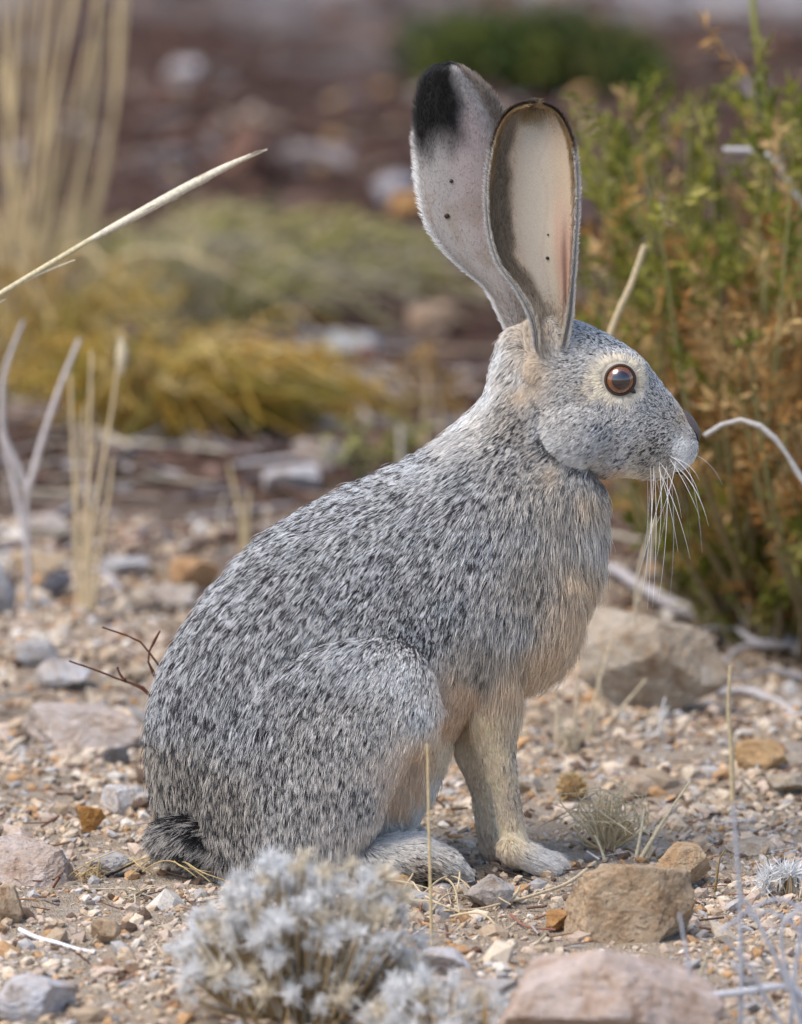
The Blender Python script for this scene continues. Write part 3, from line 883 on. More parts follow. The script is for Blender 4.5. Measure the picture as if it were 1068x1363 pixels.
# ticks and dark specks stuck to the ears
TICK = plain_mat("tick_dark", (0.03, 0.015, 0.01), 0.4, 0.4)
def speck(ear, g, u, v, r):
    best = None
    q = g.reshape(-1, 3); d = np.linalg.norm(proj(q) - np.array((u, v)), axis=1)
    k = d.argmin()
    blob_mesh("tick", q[k] + np.array((0, -2.2, 0)), (r, 1.6, r * .9), 0.4, TICK, ear, 2)
for u, v, r in [(600, 243, 2.8), (595, 285, 3.8), (645, 266, 2.5)]: speck(ear_far, g_far, u, v, r)
for u, v, r in [(731, 310, 1.5), (730, 341, 2.6)]: speck(ear_near, g_near, u, v, r)
# ================================================================== rocks
ROCK_M, _nt, _b = new_mat("weathered_granite")
_o = obj_co(_nt)
_c = attr_col(_nt)
_sp = ramp(_nt, [(0.30, (0.45, 0.43, 0.42)), (0.42, (0.95, 0.95, 0.95)), (0.60, (1.05, 1.0, 0.95)), (0.72, (1.35, 1.3, 1.25))], noise_tex(_nt, 330, 3, 0.75, _o))
_pt = ramp(_nt, [(0.32, (0.62, 0.50, 0.40)), (0.46, (0.98, 0.92, 0.86)), (0.56, (1, 1, 1)), (0.68, (1.22, 1.22, 1.25))], noise_tex(_nt, 60, 5, 0.65, _o, 0.6))
_c = mixc(_nt, 1.0, mixc(_nt, 1.0, _c, _sp, 'MULTIPLY'), _pt, 'MULTIPLY')
_nt.links.new(_c, _b.inputs["Base Color"]); _b.inputs["Roughness"].default_value = 0.9; _b.inputs["Specular IOR Level"].default_value = 0.2
bump(_nt, noise_tex(_nt, 260, 6, 0.75, _o), _b, 0.9, 0.003)

def rock_mesh(name, size, col, seed, sub=4, planes=11, rough=0.05, extra=()):
    """chipped stone: a ball cut by random planes, then roughened; base at z = 0"""
    r = random.Random(seed)
    bm = bmesh.new(); bmesh.ops.create_icosphere(bm, subdivisions=sub, radius=1)
    pl = []
    for k in range(planes):
        d = Vector((r.gauss(0, 1), r.gauss(0, 1), r.gauss(0, 1))).normalized()
        pl.append((d, 0.50 + 0.28 * r.random()))
    pl.append((Vector((r.uniform(-.2, .2), r.uniform(-.2, .2), 1)).normalized(), 0.72))
    pl += [(Vector(d).normalized(), h) for d, h in extra]
    V = np.empty((len(bm.verts), 3)); C = np.empty((len(bm.verts), 3))
    off = Vector((seed * 3.7 % 50, seed * 1.3 % 50, 0))
    for i, v in enumerate(bm.verts):
        d = v.co.normalized()
        k = min([1.15] + [h / max(1e-3, d.dot(n)) for n, h in pl if d.dot(n) > 0.2])
        k *= 1 + rough * (mnoise.noise(d * 3 + off) + 0.7 * mnoise.noise(d * 8 + off) + 0.5 * mnoise.noise(d * 19 + off) + (0.35 * mnoise.noise(d * 43 + off) if sub > 3 else 0))
        q = d * k
        V[i] = q
        t = 0.5 + 0.5 * mnoise.noise(d * 1.6 + off)
        C[i] = [c * (0.85 + 0.3 * t) for c in col]
    F = np.array([[w.index for w in f.verts] for f in bm.faces]); bm.free()
    lo, hi = V.min(0), V.max(0)
    V = (V - (lo + hi) / 2) / (hi - lo) * np.array(size)
    V[:, 2] += size[2] / 2
    return V, F, C
def rock(u, vb, w, h, col, label, seed, depth=None, rz=0.0, sink=0.12, sub=5, tilt=0.0, rough=0.05, name="rock", cat="rock", planes=11, group=None, extra=()):
    """u, vb: pixel of the middle of its lower edge; w, h: size in pixels"""
    p = hit(u, vb)
    s = scale_at(p.y)
    dp = (depth or 0.8 * w) * s
    H = h * s / (1 - sink)
    # the depth of the top face adds to the seen height
    H = max(0.45 * H, H - dp * 0.55 * math.sin(PITCH))
    V, F, C = rock_mesh(name, (w * s, dp, H), col, seed, sub, planes, rough, extra)
    o = np_mesh(name, V, F, ROCK_M, smooth=False, color=C, off=(0, 0, 0))
    y = p.y + dp * 0.45
    o.location = (p.x + (y - p.y) * (p.x / (p.y - CAM.y)), y, gz(p.x, y) - H * sink)
    o.rotation_euler = (tilt * 0.3, tilt, rz)
    tag(o, label, cat, group)
    return o
TAN = (0.46, 0.36, 0.26); OCHRE = (0.46, 0.27, 0.12); PALEG = (0.56, 0.54, 0.53); PINKG = (0.55, 0.46, 0.41); BLUEG = (0.50, 0.52, 0.56); GREYR = (0.33, 0.32, 0.32); CRM = (0.58, 0.50, 0.40)
rock(838, 1252, 178, 112, (0.47, 0.36, 0.25), "blocky tan granite rock with a chipped right face beside the front paws", 41, depth=95, planes=3, rough=.07, extra=[((-.05, -1, .12), .62), ((.75, -.6, .1), .62), ((-1, -.2, .1), .72), ((.1, .1, 1), .6), ((1, .2, .2), .75), ((-.6, -.5, .9), .78), ((0, 0, -1), .6)])
rock(905, 1185, 86, 62, (0.48, 0.36, 0.24), "rounded tan rock tucked behind the blocky granite rock", 7, depth=80)
rock(808, 1408, 320, 142, (0.55, 0.45, 0.40), "large pinkish boulder lying in front of the blocky tan rock", 13, depth=170, planes=3, extra=[((-.55, -.25, 1), .50), ((.75, -.2, 1), .58), ((-.1, -1, .5), .55), ((.6, -.8, .3), .66), ((0, .6, 1), .6)])
rock(748, 1240, 44, 28, OCHRE, "small orange stone touching the blocky granite rock", 5)
rock(639, 1212, 58, 52, (0.42, 0.40, 0.39), "grey angular stone leaning against the toes of the hind foot", 17, depth=40, tilt=0.45, planes=7)
rock(512, 1184, 30, 46, (0.50, 0.45, 0.34), "upright beige stone standing at the side of the hind foot", 22, depth=18)
rock(534, 1192, 34, 27, (0.46, 0.30, 0.15), "orange cube-shaped stone at the side of the hind foot", 29, depth=26, planes=6)
rock(872, 952, 205, 150, (0.44, 0.38, 0.31), "big grey-tan boulder behind the hare's chest, under a dead branch", 31, depth=150)
rock(800, 880, 80, 70, (0.40, 0.33, 0.26), "brown rock tucked behind the big grey-tan boulder", 32, depth=70)
rock(122, 1110, 40, 40, (0.45, 0.25, 0.09), "bright orange-brown angular stone behind the tail", 43, planes=7)
rock(157, 1090, 46, 46, (0.66, 0.66, 0.68), "white faceted stone next to the bright orange-brown one", 47, planes=7)
rock(8, 1232, 48, 54, TAN, "tan stone with dark lower half at the end of the white twig", 53)
rock(45, 1180, 120, 66, PINKG, "broad pale pinkish rock sunk in the gravel behind the tail", 59, sink=0.3)
rock(150, 1172, 66, 38, (0.44, 0.44, 0.45), "flat grey stone under the straw behind the tail", 61)
rock(141, 1257, 42, 36, TAN, "round tan stone in open sand beside the white twig", 67)
rock(42, 1362, 125, 62, (0.62, 0.62, 0.66), "pale bluish-white flat rock beyond the woolly bush, half buried", 71, depth=90)
rock(146, 1293, 22, 18, (0.42, 0.30, 0.22), "small brown pebble, one of two near the woolly bush", 73, name="pebble", cat="pebble", group="pair of brown pebbles")
rock(176, 1298, 24, 17, (0.42, 0.30, 0.22), "small brown pebble, one of two near the woolly bush", 74, name="pebble", cat="pebble", group="pair of brown pebbles")
rock(84, 922, 78, 42, (0.62, 0.61, 0.63), "white slab-like stone under the wiry red twig", 79)
rock(182, 915, 46, 30, CRM, "cream stone touching the hare's back, by the wiry red twig", 83)
rock(110, 1000, 165, 62, (0.55, 0.48, 0.44), "long low pinkish rock bedded in gravel behind the hare's rump", 89, sink=0.35)
rock(155, 1018, 36, 26, (0.16, 0.16, 0.17), "dark grey stone lying on the edge of the long pinkish rock", 90)
rock(258, 790, 68, 52, (0.58, 0.38, 0.22), "orange-tan stone just behind the hare's back", 97)
rock(225, 812, 70, 30, (0.56, 0.50, 0.45), "flat pale stone lying below the orange-tan stone", 98)
rock(60, 722, 66, 40, (0.46, 0.42, 0.40), "rounded grey-tan stone behind the pale forked stem", 101)
rock(55, 768, 80, 36, (0.55, 0.44, 0.32), "tan flat stone at the foot of the pale forked stem", 103)
rock(0, 822, 46, 80, (0.45, 0.47, 0.52), "bluish-grey rock standing left of the pale forked stem", 107)
rock(75, 800, 44, 40, (0.16, 0.17, 0.21), "dark blue-grey stone between the pale stem and straw stems", 108)
rock(160, 772, 80, 28, (0.50, 0.50, 0.52), "long grey stone behind the straw stems", 109)
rock(178, 742, 46, 26, (0.56, 0.44, 0.36), "small pinkish stone beyond the long grey stone", 110)
rock(1012, 1028, 70, 42, (0.52, 0.36, 0.20), "orange-tan stone by the upright dry stem", 113)
rock(1050, 1062, 60, 32, (0.50, 0.44, 0.36), "beige stone next to the orange-tan stone by the dry stem", 114)
rock(590, 1308, 74, 44, (0.62, 0.62, 0.66), "whitish stone at the edge of the woolly bush", 127)
rock(650, 1352, 84, 46, (0.52, 0.50, 0.50), "grey stone between the woolly bush and the pinkish boulder", 131)
rock(790, 1292, 74, 26, (0.56, 0.44, 0.30), "flat ochre stone behind the pinkish boulder", 133)
rock(430, 622, 84, 42, (0.50, 0.44, 0.42), "pale rounded rock behind the hare's shoulders", 137)
rock(388, 660, 78, 42, (0.56, 0.56, 0.60), "whitish flat rock in front of the pale rounded rock", 139)
rock(245, 112, 44, 34, (0.66, 0.64, 0.68), "white stone on the brown soil beside the tall straw clump", 149)
rock(470, 470, 76, 38, (0.50, 0.54, 0.58), "bluish-white stone on brown soil behind the hare's back", 151)
rock(575, 440, 70, 56, (0.46, 0.34, 0.25), "brown stone on the soil just behind the ears", 157)
rock(420, 222, 90, 34, (0.36, 0.32, 0.32), "grey stone on brown soil beyond the slanting grass stalk", 163)
rock(545, 300, 56, 36, (0.50, 0.30, 0.13), "orange stone on brown soil behind the dark-tipped ear", 167)
rock(50, 892, 60, 34, (0.45, 0.45, 0.47), "grey stone behind the white slab-like stone", 171)
rock(1000, 1140, 70, 22, (0.48, 0.42, 0.35), "flat beige stone right of the blocky granite rock", 173)
rock(700, 1058, 50, 22, (0.52, 0.47, 0.40), "pale flat stone just past the front leg", 175)
rock(855, 1062, 44, 30, (0.50, 0.42, 0.34), "tan stone beside the spiny seed burr", 177)

# loose stones: many alike, told apart only by where they lie
def loose_stones():
    kinds = [("tan", (0.47, 0.36, 0.25), 0.36), ("pale grey", (0.52, 0.51, 0.52), 0.28), ("orange-brown", (0.45, 0.27, 0.13), 0.16), ("cream white", (0.62, 0.57, 0.50), 0.20)]
    meshes = []
    for k, (nm, col, _) in enumerate(kinds):
        row = []
        for j in range(5):
            V, F, C = rock_mesh("stone", (1, 0.8, 0.62), col, 500 + 31 * k + j, 2, 8, 0.06)
            o = np_mesh("stone", V, F, ROCK_M, smooth=False, color=C, off=(0, 0, 0))
            row.append(o)
        meshes.append(row)
    used = set()
    pw = np.cumsum([k[2] for k in kinds])
    n = 0
    while n < 250:
        y = random.uniform(-0.42, 0.95); x = random.uniform(-0.27, 0.27) * (1 + y * 0.18)
        px = x / (PX * 1.0); 
        if -0.15 < x < 0.1 and -0.11 < y < 0.12: continue
        k = int(np.searchsorted(pw, random.random())); k = min(k, 3)
        j = random.randrange(5)
        s = min(0.011, random.lognormvariate(math.log(0.0052), 0.32))
        src = meshes[k][j]
        if (k, j) not in used:
            o = src; used.add((k, j))
        else:
            o = src.copy(); COL.objects.link(o)
        o.scale = (s * random.uniform(.9, 1.3), s, s * random.uniform(.7, 1.1))
        o.location = (x, y, gz(x, y) - s * random.uniform(.08, .28))
        o.rotation_euler = (random.uniform(-.3, .3), random.uniform(-.3, .3), random.uniform(0, 6.28))
        tag(o, "small loose %s stone lying on the gravel" % kinds[k][0], "stone", "loose %s stones" % kinds[k][0])
        n += 1
    for k in range(4):
        for j in range(5):
            if (k, j) not in used: bpy.data.objects.remove(meshes[k][j])
loose_stones()

# ------------------------------------------------------------------ gravel (uncountable)
GRAV_M = attr_mat("gravel_grains", 0.92, 0.2, 0.22, 700)
def gravel(name, label, n, x0, x1, y0, y1, rm, sd, pal, wts, zf=0.65, dens=None):
    bm = bmesh.new(); bmesh.ops.create_icosphere(bm, subdivisions=1, radius=1)
    base = np.array([v.co[:] for v in bm.verts]); fb = np.array([[w.index for w in f.verts] for f in bm.faces]); bm.free()
    x = rng.uniform(x0, x1, n); y = rng.uniform(y0, y1, n)
    m = fbm(x * 9, y * 9, 31, 3)
    keep = rng.random(n) < np.clip(0.25 + (m - 0.3) * 2.2, 0.15, 1)
    x, y = x[keep], y[keep]; n = len(x)
    r = np.exp(rng.normal(math.log(rm), sd, n))
    nv = len(base)
    jit = 1 + rng.normal(0, 0.16, (n, nv, 1))
    q = base[None] * jit * np.stack([rng.uniform(.8, 1.35, n), rng.uniform(.75, 1.1, n), rng.uniform(.5, .9, n) * zf / .65], -1)[:, None]
    a = rng.uniform(0, 2 * math.pi, n); ca, sa = np.cos(a)[:, None], np.sin(a)[:, None]
    tx = rng.normal(0, .35, n)[:, None]
    X = q[..., 0] * ca - q[..., 1] * sa; Y = q[..., 0] * sa + q[..., 1] * ca; Z = q[..., 2] + X * tx
    V = np.stack([X * r[:, None] + x[:, None], Y * r[:, None] + y[:, None], Z * r[:, None] + (ground_z(x, y) + (fbm(x * 60, y * 60, 23, 3) - 0.44) * 0.006 * (y < 2) + r * 0.22)[:, None]], -1).reshape(-1, 3)
    F = (fb[None] + (np.arange(n) * nv)[:, None, None]).reshape(-1, 3)
    c = np.array(pal)[rng.choice(len(pal), n, p=np.array(wts) / sum(wts))] * rng.uniform(.75, 1.2, (n, 1))
    C = np.repeat(c, nv, 0)
    o = np_mesh(name, V, F, GRAV_M, smooth=False, color=C)
    tag(o, label, "gravel", kind="stuff")
PALG = [(.48, .36, .25), (.56, .46, .35), (.45, .27, .14), (.41, .38, .36), (.62, .56, .49), (.13, .085, .06), (.50, .39, .31)]
gravel("gravel", "fine tan and grey gravel strewn over the ground around the hare", 125000, -0.48, 0.48, -0.55, 1.1, 0.0015, 0.58, PALG, [5, 5, 2.2, 2.2, 1.0, 2.0, 4])
gravel("gravel", "coarser reddish-brown gravel and soil crumbs farther behind the hare", 12000, -0.8, 0.8, 1.1, 4.2, 0.0042, 0.5, [(.13, .07, .05), (.18, .115, .09), (.32, .24, .18), (.26, .24, .25), (.42, .37, .34), (.07, .04, .03), (.42, .26, .12)], [5, 4, 1.4, 1.4, .7, 5, .9])
# ================================================================== plants
STEM_M = attr_mat("dry_stem_bark", 0.85, 0.2, 0.22, 500)
LEAF_M = attr_mat("leaf_tissue", 0.7, 0.25, 0.2, 300, trans=0.3)
STRAW = (0.56, 0.46, 0.28); STRAW_D = (0.42, 0.31, 0.16); ASH = (0.50, 0.47, 0.47); ASH_D = (0.30, 0.28, 0.29); REDB = (0.11, 0.045, 0.03)
class Geo:
    def __init__(s): s.V = []; s.F = []; s.C = []; s.n = 0
    def tube(s, pts, rad, col, sides=6, wob=0.0, col2=None):
        pts = np.asarray(pts, float); k = len(pts)
        rad = np.broadcast_to(np.asarray(rad, float), (k,))
        t = np.gradient(pts, axis=0); t /= np.linalg.norm(t, axis=1, keepdims=True) + 1e-12
        ref = np.array((0.31, 0.93, 0.17)) if abs(t[:, 1]).mean() < 0.8 else np.array((1.0, 0.1, 0.2))
        a = np.cross(t, ref); a /= np.linalg.norm(a, axis=1, keepdims=True) + 1e-12; b = np.cross(t, a)
        f = np.arange(sides) * 2 * math.pi / sides
        ring = pts[:, None] + rad[:, None, None] * (np.cos(f)[None, :, None] * a[:, None] + np.sin(f)[None, :, None] * b[:, None])
        i = np.arange(k - 1)[:, None] * sides; j = np.arange(sides)[None]; j2 = (j + 1) % sides
        F = np.stack([i + j, i + j2, i + sides + j2, i + sides + j], -1).reshape(-1, 4)
        c = np.asarray(col, float)
        if col2 is not None:
            g = np.linspace(0, 1, k)[:, None, None]; cc = (c * (1 - g) + np.asarray(col2) * g) * np.ones((k, sides, 1))
        else: cc = np.broadcast_to(c, (k, sides, 3))
        s.V.append(ring.reshape(-1, 3)); s.F.append(F + s.n); s.C.append(np.array(cc).reshape(-1, 3) * rng.uniform(.9, 1.1)); s.n += k * sides
    def leaves(s, base, d, side, length, width, col):
        """diamond leaves: arrays (n,3)"""
        n = len(base)
        L = np.asarray(length).reshape(-1, 1); W = np.asarray(width).reshape(-1, 1)
        up = np.cross(d, side); 
        mid = base + d * L * 0.5 + up * L * 0.07
        V = np.stack([base, mid - side * W / 2, base + d * L, mid + side * W / 2], 1).reshape(-1, 3)
        s.V.append(V); s.F.append((np.arange(n)[:, None] * 4 + np.arange(4)[None]) + s.n); s.C.append(np.repeat(col, 4, 0)); s.n += 4 * n
    def build(s, name, mat, parent=None, smooth=True):
        return np_mesh(name, np.vstack(s.V), np.vstack(s.F), mat, parent, smooth, np.vstack(s.C))
def unit(a): return a / (np.linalg.norm(a, axis=-1, keepdims=True) + 1e-12)
def spline(pts, n=24): return resample(np.asarray(pts, float), n)
def pxline(pts, Y, n=24):
    """pixel polyline at depth Y (a number, or one per point) -> smooth world line"""
    Ys = Y if hasattr(Y, "__len__") else [Y] * len(pts)
    return spline([tuple(at(u, v, y)) for (u, v), y in zip(pts, Ys)], n)
def ground_line(pts, n=24, lift=0.002):
    """pixel polyline lying on the ground"""
    q = spline([tuple(hit(u, v)) for u, v in pts], n)
    q[:, 2] = ground_z(q[:, 0], q[:, 1]) + lift
    return q
def stick(name, label, cat, line, r0, r1, col, col2=None, group=None, knots=0, mat=STEM_M):
    g = Geo()
    rad = np.linspace(r0, r1, len(line))
    if knots: rad = rad * (1 + knots * (rng.random(len(line)) - .3))
    g.tube(line, rad, col, 7, col2=col2)
    o = g.build(name, mat)
    return tag(o, label, cat, group)
def depth_of(u, v): return hit(u, v).y

# ---- tall straw clump, top left, well behind
def straw_clump():
    c = hit(28, 500)
    root = empty("straw_clump", c)
    tag(root, "clump of tall straw-coloured dry stalks rising out of the brown soil", "dry grass")
    tops = [(45, -60), (112, -60), (-20, -30), (160, -20), (118, 60), (-15, 160), (-5, -30), (22, -60), (62, -50), (80, -60), (100, -30), (132, -60), (150, -70), (172, -50), (-40, 40), (-60, 120), (145, 20), (0, 80)]
    for i, (u, v) in enumerate(tops):
        b = np.array(c) + np.array((random.uniform(-.02, .025), random.uniform(-.02, .02), 0)); b[2] = gz(b[0], b[1]) - .003
        y = c.y + random.uniform(-.05, .10)
        e = np.array(at(u, v, y)); m = (b + e) / 2 + np.array(((e[0] - b[0]) * .12 + random.uniform(-.01, .01), 0, .02))
        g = Geo(); g.tube(spline([b, m, e], 14), np.linspace(.0021, .0014, 14), np.array((.62, .47, .26)) * random.uniform(.75, 1.1), 6)
        g.build("stalk", STEM_M, root)
    for i in range(26):          # fallen and bent blades round the foot
        a = random.uniform(0, 6.28); l = random.uniform(.08, .24)
        b = np.array(c) + np.array((random.uniform(-.03, .03), random.uniform(-.03, .03), 0)); b[2] = gz(b[0], b[1])
        e = b + np.array((math.cos(a) * l, math.sin(a) * l * .6, random.uniform(0.0, .09))); e[2] = max(e[2], gz(e[0], e[1]) + .003)
        m = (b + e) / 2 + np.array((0, 0, random.uniform(.03, .08)))
        g = Geo(); g.tube(spline([b, m, e], 10), np.linspace(.0022, .0010, 10), np.array((.56, .43, .24)) * random.uniform(.6, 1.05), 5)
        g.build("blade", STEM_M, root)
straw_clump()

# ---- sprawling yellow-green clumps behind the hare, left
def sprawl(u, v, label, n, spread, hgt, pal, seed, lean=0.0, leafy=0.5, name="sprawling_plant"):
    r = random.Random(seed)
    c = hit(u, v)
    root = empty(name, c); tag(root, label, "low shrub")
    gs = Geo(); gl = Geo()
    for i in range(n):
        a = r.uniform(0, 6.28); l = spread * r.uniform(.35, 1.0)
        b = np.array(c) + np.array((r.gauss(0, spread * .12), r.gauss(0, spread * .10), 0)); b[2] = gz(b[0], b[1]) - .002
        e = b + np.array((math.cos(a) * l + lean * l, math.sin(a) * l * .7, r.uniform(.05, 1.0) * hgt))
        e[2] = max(e[2], gz(e[0], e[1]) + .004)
        m = (b + e) / 2 + np.array((0, 0, hgt * r.uniform(.3, .8)))
        ln = spline([b, m, e], 12)
        col = np.array(pal[r.randrange(len(pal))]) * r.uniform(.75, 1.15)
        gs.tube(ln, np.linspace(.0016, .0007, 12), col, 5)
        if r.random() < leafy:
            k = 22
            t = rng.uniform(.25, 1, k); p = np.stack([np.interp(t * 11, np.arange(12), ln[:, q]) for q in range(3)], -1)
            d = unit(unit(e - b)[None] * .7 + rng.normal(0, .6, (k, 3)) + np.array((0, 0, .3))); sd = unit(np.cross(d, rng.normal(0, 1, (k, 3))))
            gl.leaves(p, d, sd, rng.uniform(.008, .018, k), rng.uniform(.0018, .0034, k), np.tile(col, (k, 1)) * rng.uniform(.7, 1.3, (k, 1)))
    tag(gs.build("stems", STEM_M, root), kind="stuff")
    if gl.n: tag(gl.build("foliage", LEAF_M, root), kind="stuff")
OCH = [(.42, .24, .035), (.46, .30, .06), (.38, .24, .06), (.28, .24, .05), (.52, .38, .15)]
OLV = [(.30, .27, .08), (.36, .32, .16), (.26, .24, .08), (.40, .36, .26), (.46, .38, .20), (.30, .24, .18)]
sprawl(180, 575, "sprawling ochre-yellow dry shrub lying low behind the forked stem", 120, .17, .065, OCH, 3, .25)
sprawl(60, 520, "ochre dry shrub at the foot of the tall straw clump", 60, .13, .075, OCH, 4, .1)
sprawl(330, 575, "small dark green and ochre plant at the end of the sprawling ochre shrub", 90, .08, .045, [(.18, .19, .04), (.36, .28, .06), (.26, .24, .05)], 5)
sprawl(300, 440, "grey-green sprawling shrub beyond the ochre one", 80, .20, .05, OLV, 6, .3)
sprawl(430, 400, "thin olive shrub on the brown soil farther behind", 40, .16, .04, OLV, 8, .2)
sprawl(190, 370, "pale yellowish shrub in front of the tall straw clump", 50, .16, .05, [(.44, .38, .18), (.50, .42, .22), (.38, .34, .10)], 9, .2)

# ---- woolly whitish bush in front of the hare
def woolly_bush(u, v, w, h, n, label, seed, name="woolly_bush", ntan=0.24):
    r = random.Random(seed)
    c = hit(u, v)
    s = scale_at(c.y)
    root = empty(name, c); tag(root, label, "bush")
    # a few tuft shapes, shared
    tufts = []
    for k in range(6):
        g = Geo(); m = 110
        tan = k >= 4
        d = unit(rng.normal(0, 1, (m, 3)) + np.array((0, 0, .5)))
        sd = unit(np.cross(d, rng.normal(0, 1, (m, 3))))
        cl = np.array((.84, .74, .58)) if tan else np.array((.88, .87, .86))
        g.leaves(rng.normal(0, .0012, (m, 3)), d, sd, rng.uniform(.003, .0105, m), rng.uniform(.0004, .0009, m), cl[None] * rng.uniform(.7, 1.1, (m, 1)))
        o = np_mesh("flower_tuft", np.vstack(g.V), np.vstack(g.F), LEAF_M, None, True, np.vstack(g.C))
        tufts.append(o)
    gs = Geo(); first = set()
    for i in range(n):
        a = r.uniform(0, 6.28); q = math.sqrt(r.random())
        el = (1 - q * q) ** .5
        R0 = w * s / 2
        b = np.array(c) + np.array((math.cos(a) * q * R0 * .25, math.sin(a) * q * R0 * .25, 0)); b[2] = gz(b[0], b[1])
        e = np.array(c) + np.array((math.cos(a) * q * R0, math.sin(a) * q * R0 * .75, h * s * (.25 + .75 * el) * r.uniform(.3, 1.12)))
        m = (b + e) / 2 + np.array((math.cos(a) * .004, math.sin(a) * .004, -.004))
        ln = spline([b, m, e], 7)
        gs.tube(ln, np.linspace(.0011, .0006, 7), np.array((.30, .21, .11)) * r.uniform(.7, 1.2), 4)
        k = r.randrange(4) if r.random() > ntan else 4 + r.randrange(2)
        src = tufts[k]
        if k not in first: o = src; first.add(k)
        else: o = src.copy(); COL.objects.link(o)
        o.parent = root; o.location = Vector(e) - c
        f = r.uniform(.45, 1.35); o.scale = (f, f, f * r.uniform(.8, 1.2)); o.rotation_euler = (r.uniform(-.7, .7), r.uniform(-.7, .7), r.uniform(0, 6.28))
    for k in range(6):
        if k not in first: bpy.data.objects.remove(tufts[k])
    for i in range(int(n * .5)):       # wisps that stand above the tufts
        a = r.uniform(0, 6.28); q = math.sqrt(r.random()); R0 = w * s / 2
        b = np.array(c) + np.array((math.cos(a) * q * R0 * .5, math.sin(a) * q * R0 * .4, 0)); b[2] = gz(b[0], b[1])
        e = np.array(c) + np.array((math.cos(a) * q * R0 * 1.12, math.sin(a) * q * R0 * .8, h * s * (.3 + .8 * (1 - q * q) ** .5) * r.uniform(.7, 1.1)))
        gs.tube(spline([b, (b + e) / 2 + np.array((r.gauss(0, .004), 0, .004)), e], 7), np.linspace(.0006, .0003, 7), np.array((.66, .58, .46)) * r.uniform(.7, 1.2), 4)
    for i in range(int(n * .26)):      # dry leaves low in the bush
        a = r.uniform(0, 6.28); l = r.uniform(.2, .65) * w * s * .5
        b = np.array(c) + np.array((r.gauss(0, .014), r.gauss(0, .012), 0)); b[2] = gz(b[0], b[1])
        e = b + np.array((math.cos(a) * l, math.sin(a) * l, r.uniform(.004, .03)))
        gs.tube(spline([b, (b + e) / 2 + np.array((0, 0, .008)), e], 6), np.linspace(.0009, .0004, 6), np.array((.42, .29, .13)) * r.uniform(.6, 1.1), 4)
    tag(gs.build("stems", STEM_M, root), kind="stuff")
woolly_bush(405, 1350, 340, 200, 240, "whitish woolly dry bush with tufted heads in front of the hare", 21)
woolly_bush(585, 1385, 190, 90, 46, "low whitish woolly plant with few tufts, next to the large bush", 22, ntan=.15)
woolly_bush(1050, 1195, 90, 40, 14, "tiny grey-white woolly plant on the gravel right of the rocks", 23, ntan=.1)

# ---- green and rusty shrub on the right
def shrub(u, v, label, seed, tips, cols, nleaf=18, Yspread=.16, nbr=60, dens=13):
    """tips: pixel box (u0, u1, v0, v1) that the branch ends fill; cols(u, v) -> colour"""
    r = random.Random(seed)
    c = hit(u, v)
    root = empty("shrub", c); tag(root, label, "shrub")
    gl = Geo()
    for i in range(nbr):
        tu = r.uniform(tips[0], tips[1]); tv = tips[2] + (tips[3] - tips[2]) * r.random() ** 1.2
        y = c.y + r.gauss(0, Yspread * .6)
        e = np.array(at(tu, tv, y)); e[2] = max(e[2], .03)
        b = np.array(c) + np.array((r.gauss(0, .015), r.gauss(0, .015), 0)); b[2] = gz(b[0], b[1]) - .004
        m = b + (e - b) * .5 + np.array(((e[0] - b[0]) * .16, (e[1] - b[1]) * .2, -abs(e[0] - b[0]) * .16 + r.uniform(-.01, .02)))
        ln = spline([b, m, e], 18)
        if i < 46:
            g = Geo(); g.tube(ln, np.linspace(.0030, .0007, 18), np.array((.24, .18, .12)) * r.uniform(.7, 1.2), 5, col2=np.array((.30, .28, .10)))
            g.build("branch", STEM_M, root)
        L = np.linalg.norm(e - b)
        for k in range(dens):
            t = r.uniform(.30, 1.0) if k else .99
            p = np.array([np.interp(t * 17, np.arange(18), ln[:, q]) for q in range(3)])
            dirv = unit(unit(e - b) * .6 + np.array((r.gauss(0, .6), r.gauss(0, .6), r.uniform(.1, .9))))
            sl = r.uniform(.018, .048)
            q = p + dirv * sl
            pu = proj(np.array([q]) / PX)[0]
            col = np.array(cols(pu[0] + r.gauss(0, 35), pu[1] + r.gauss(0, 40), r))
            tt = np.linspace(.1, 1, nleaf)[:, None]
            lp = p + (q - p) * tt
            d = unit(dirv[None] * .8 + rng.normal(0, .55, (nleaf, 3)))
            sd = unit(np.cross(d, rng.normal(0, 1, (nleaf, 3))))
            gl.leaves(lp, d, sd, rng.uniform(.007, .015, nleaf), rng.uniform(.0022, .0042, nleaf), col[None] * rng.uniform(.65, 1.35, (nleaf, 1)))
    tag(gl.build("foliage", LEAF_M, root), kind="stuff")
GRN = [(.22, .215, .03), (.29, .27, .045), (.15, .165, .025), (.33, .29, .08)]
RUS = [(.45, .25, .08), (.50, .33, .15), (.34, .17, .05), (.46, .31, .13)]
def col_right(u, v, r):
    k = 0.15 + 0.85 * max(0, min(1, (v - 230) / 260)) * max(0.25, min(1, (u - 760) / 130))
    if v > 640: k = 0.45
    if u > 1010 and v < 560: k += .15
    return (RUS if r.random() < k else GRN)[r.randrange(4)]
shrub(1000, 850, "yellow-green feathery shrub with rusty dry leaves on the hare's right", 51, (795, 1075, 115, 620), col_right, nbr=46, dens=13)
shrub(1110, 870, "rusty orange and green shrub crowding in beside the yellow-green one", 52, (960, 1260, 60, 700), col_right, nbr=44, dens=13)
shrub(930, 800, "loose yellow-green shrub farther back, under the green-and-rusty ones", 53, (775, 960, 150, 480), col_right, nbr=24, dens=10)
shrub(1030, 860, "low leafy sprout at the foot of the feathery shrub", 54, (930, 1100, 620, 800), lambda u, v, r: (RUS if r.random() < .4 else GRN)[r.randrange(4)], nbr=36, dens=10, Yspread=.06)
g = Geo(); y0 = depth_of(1000, 840)
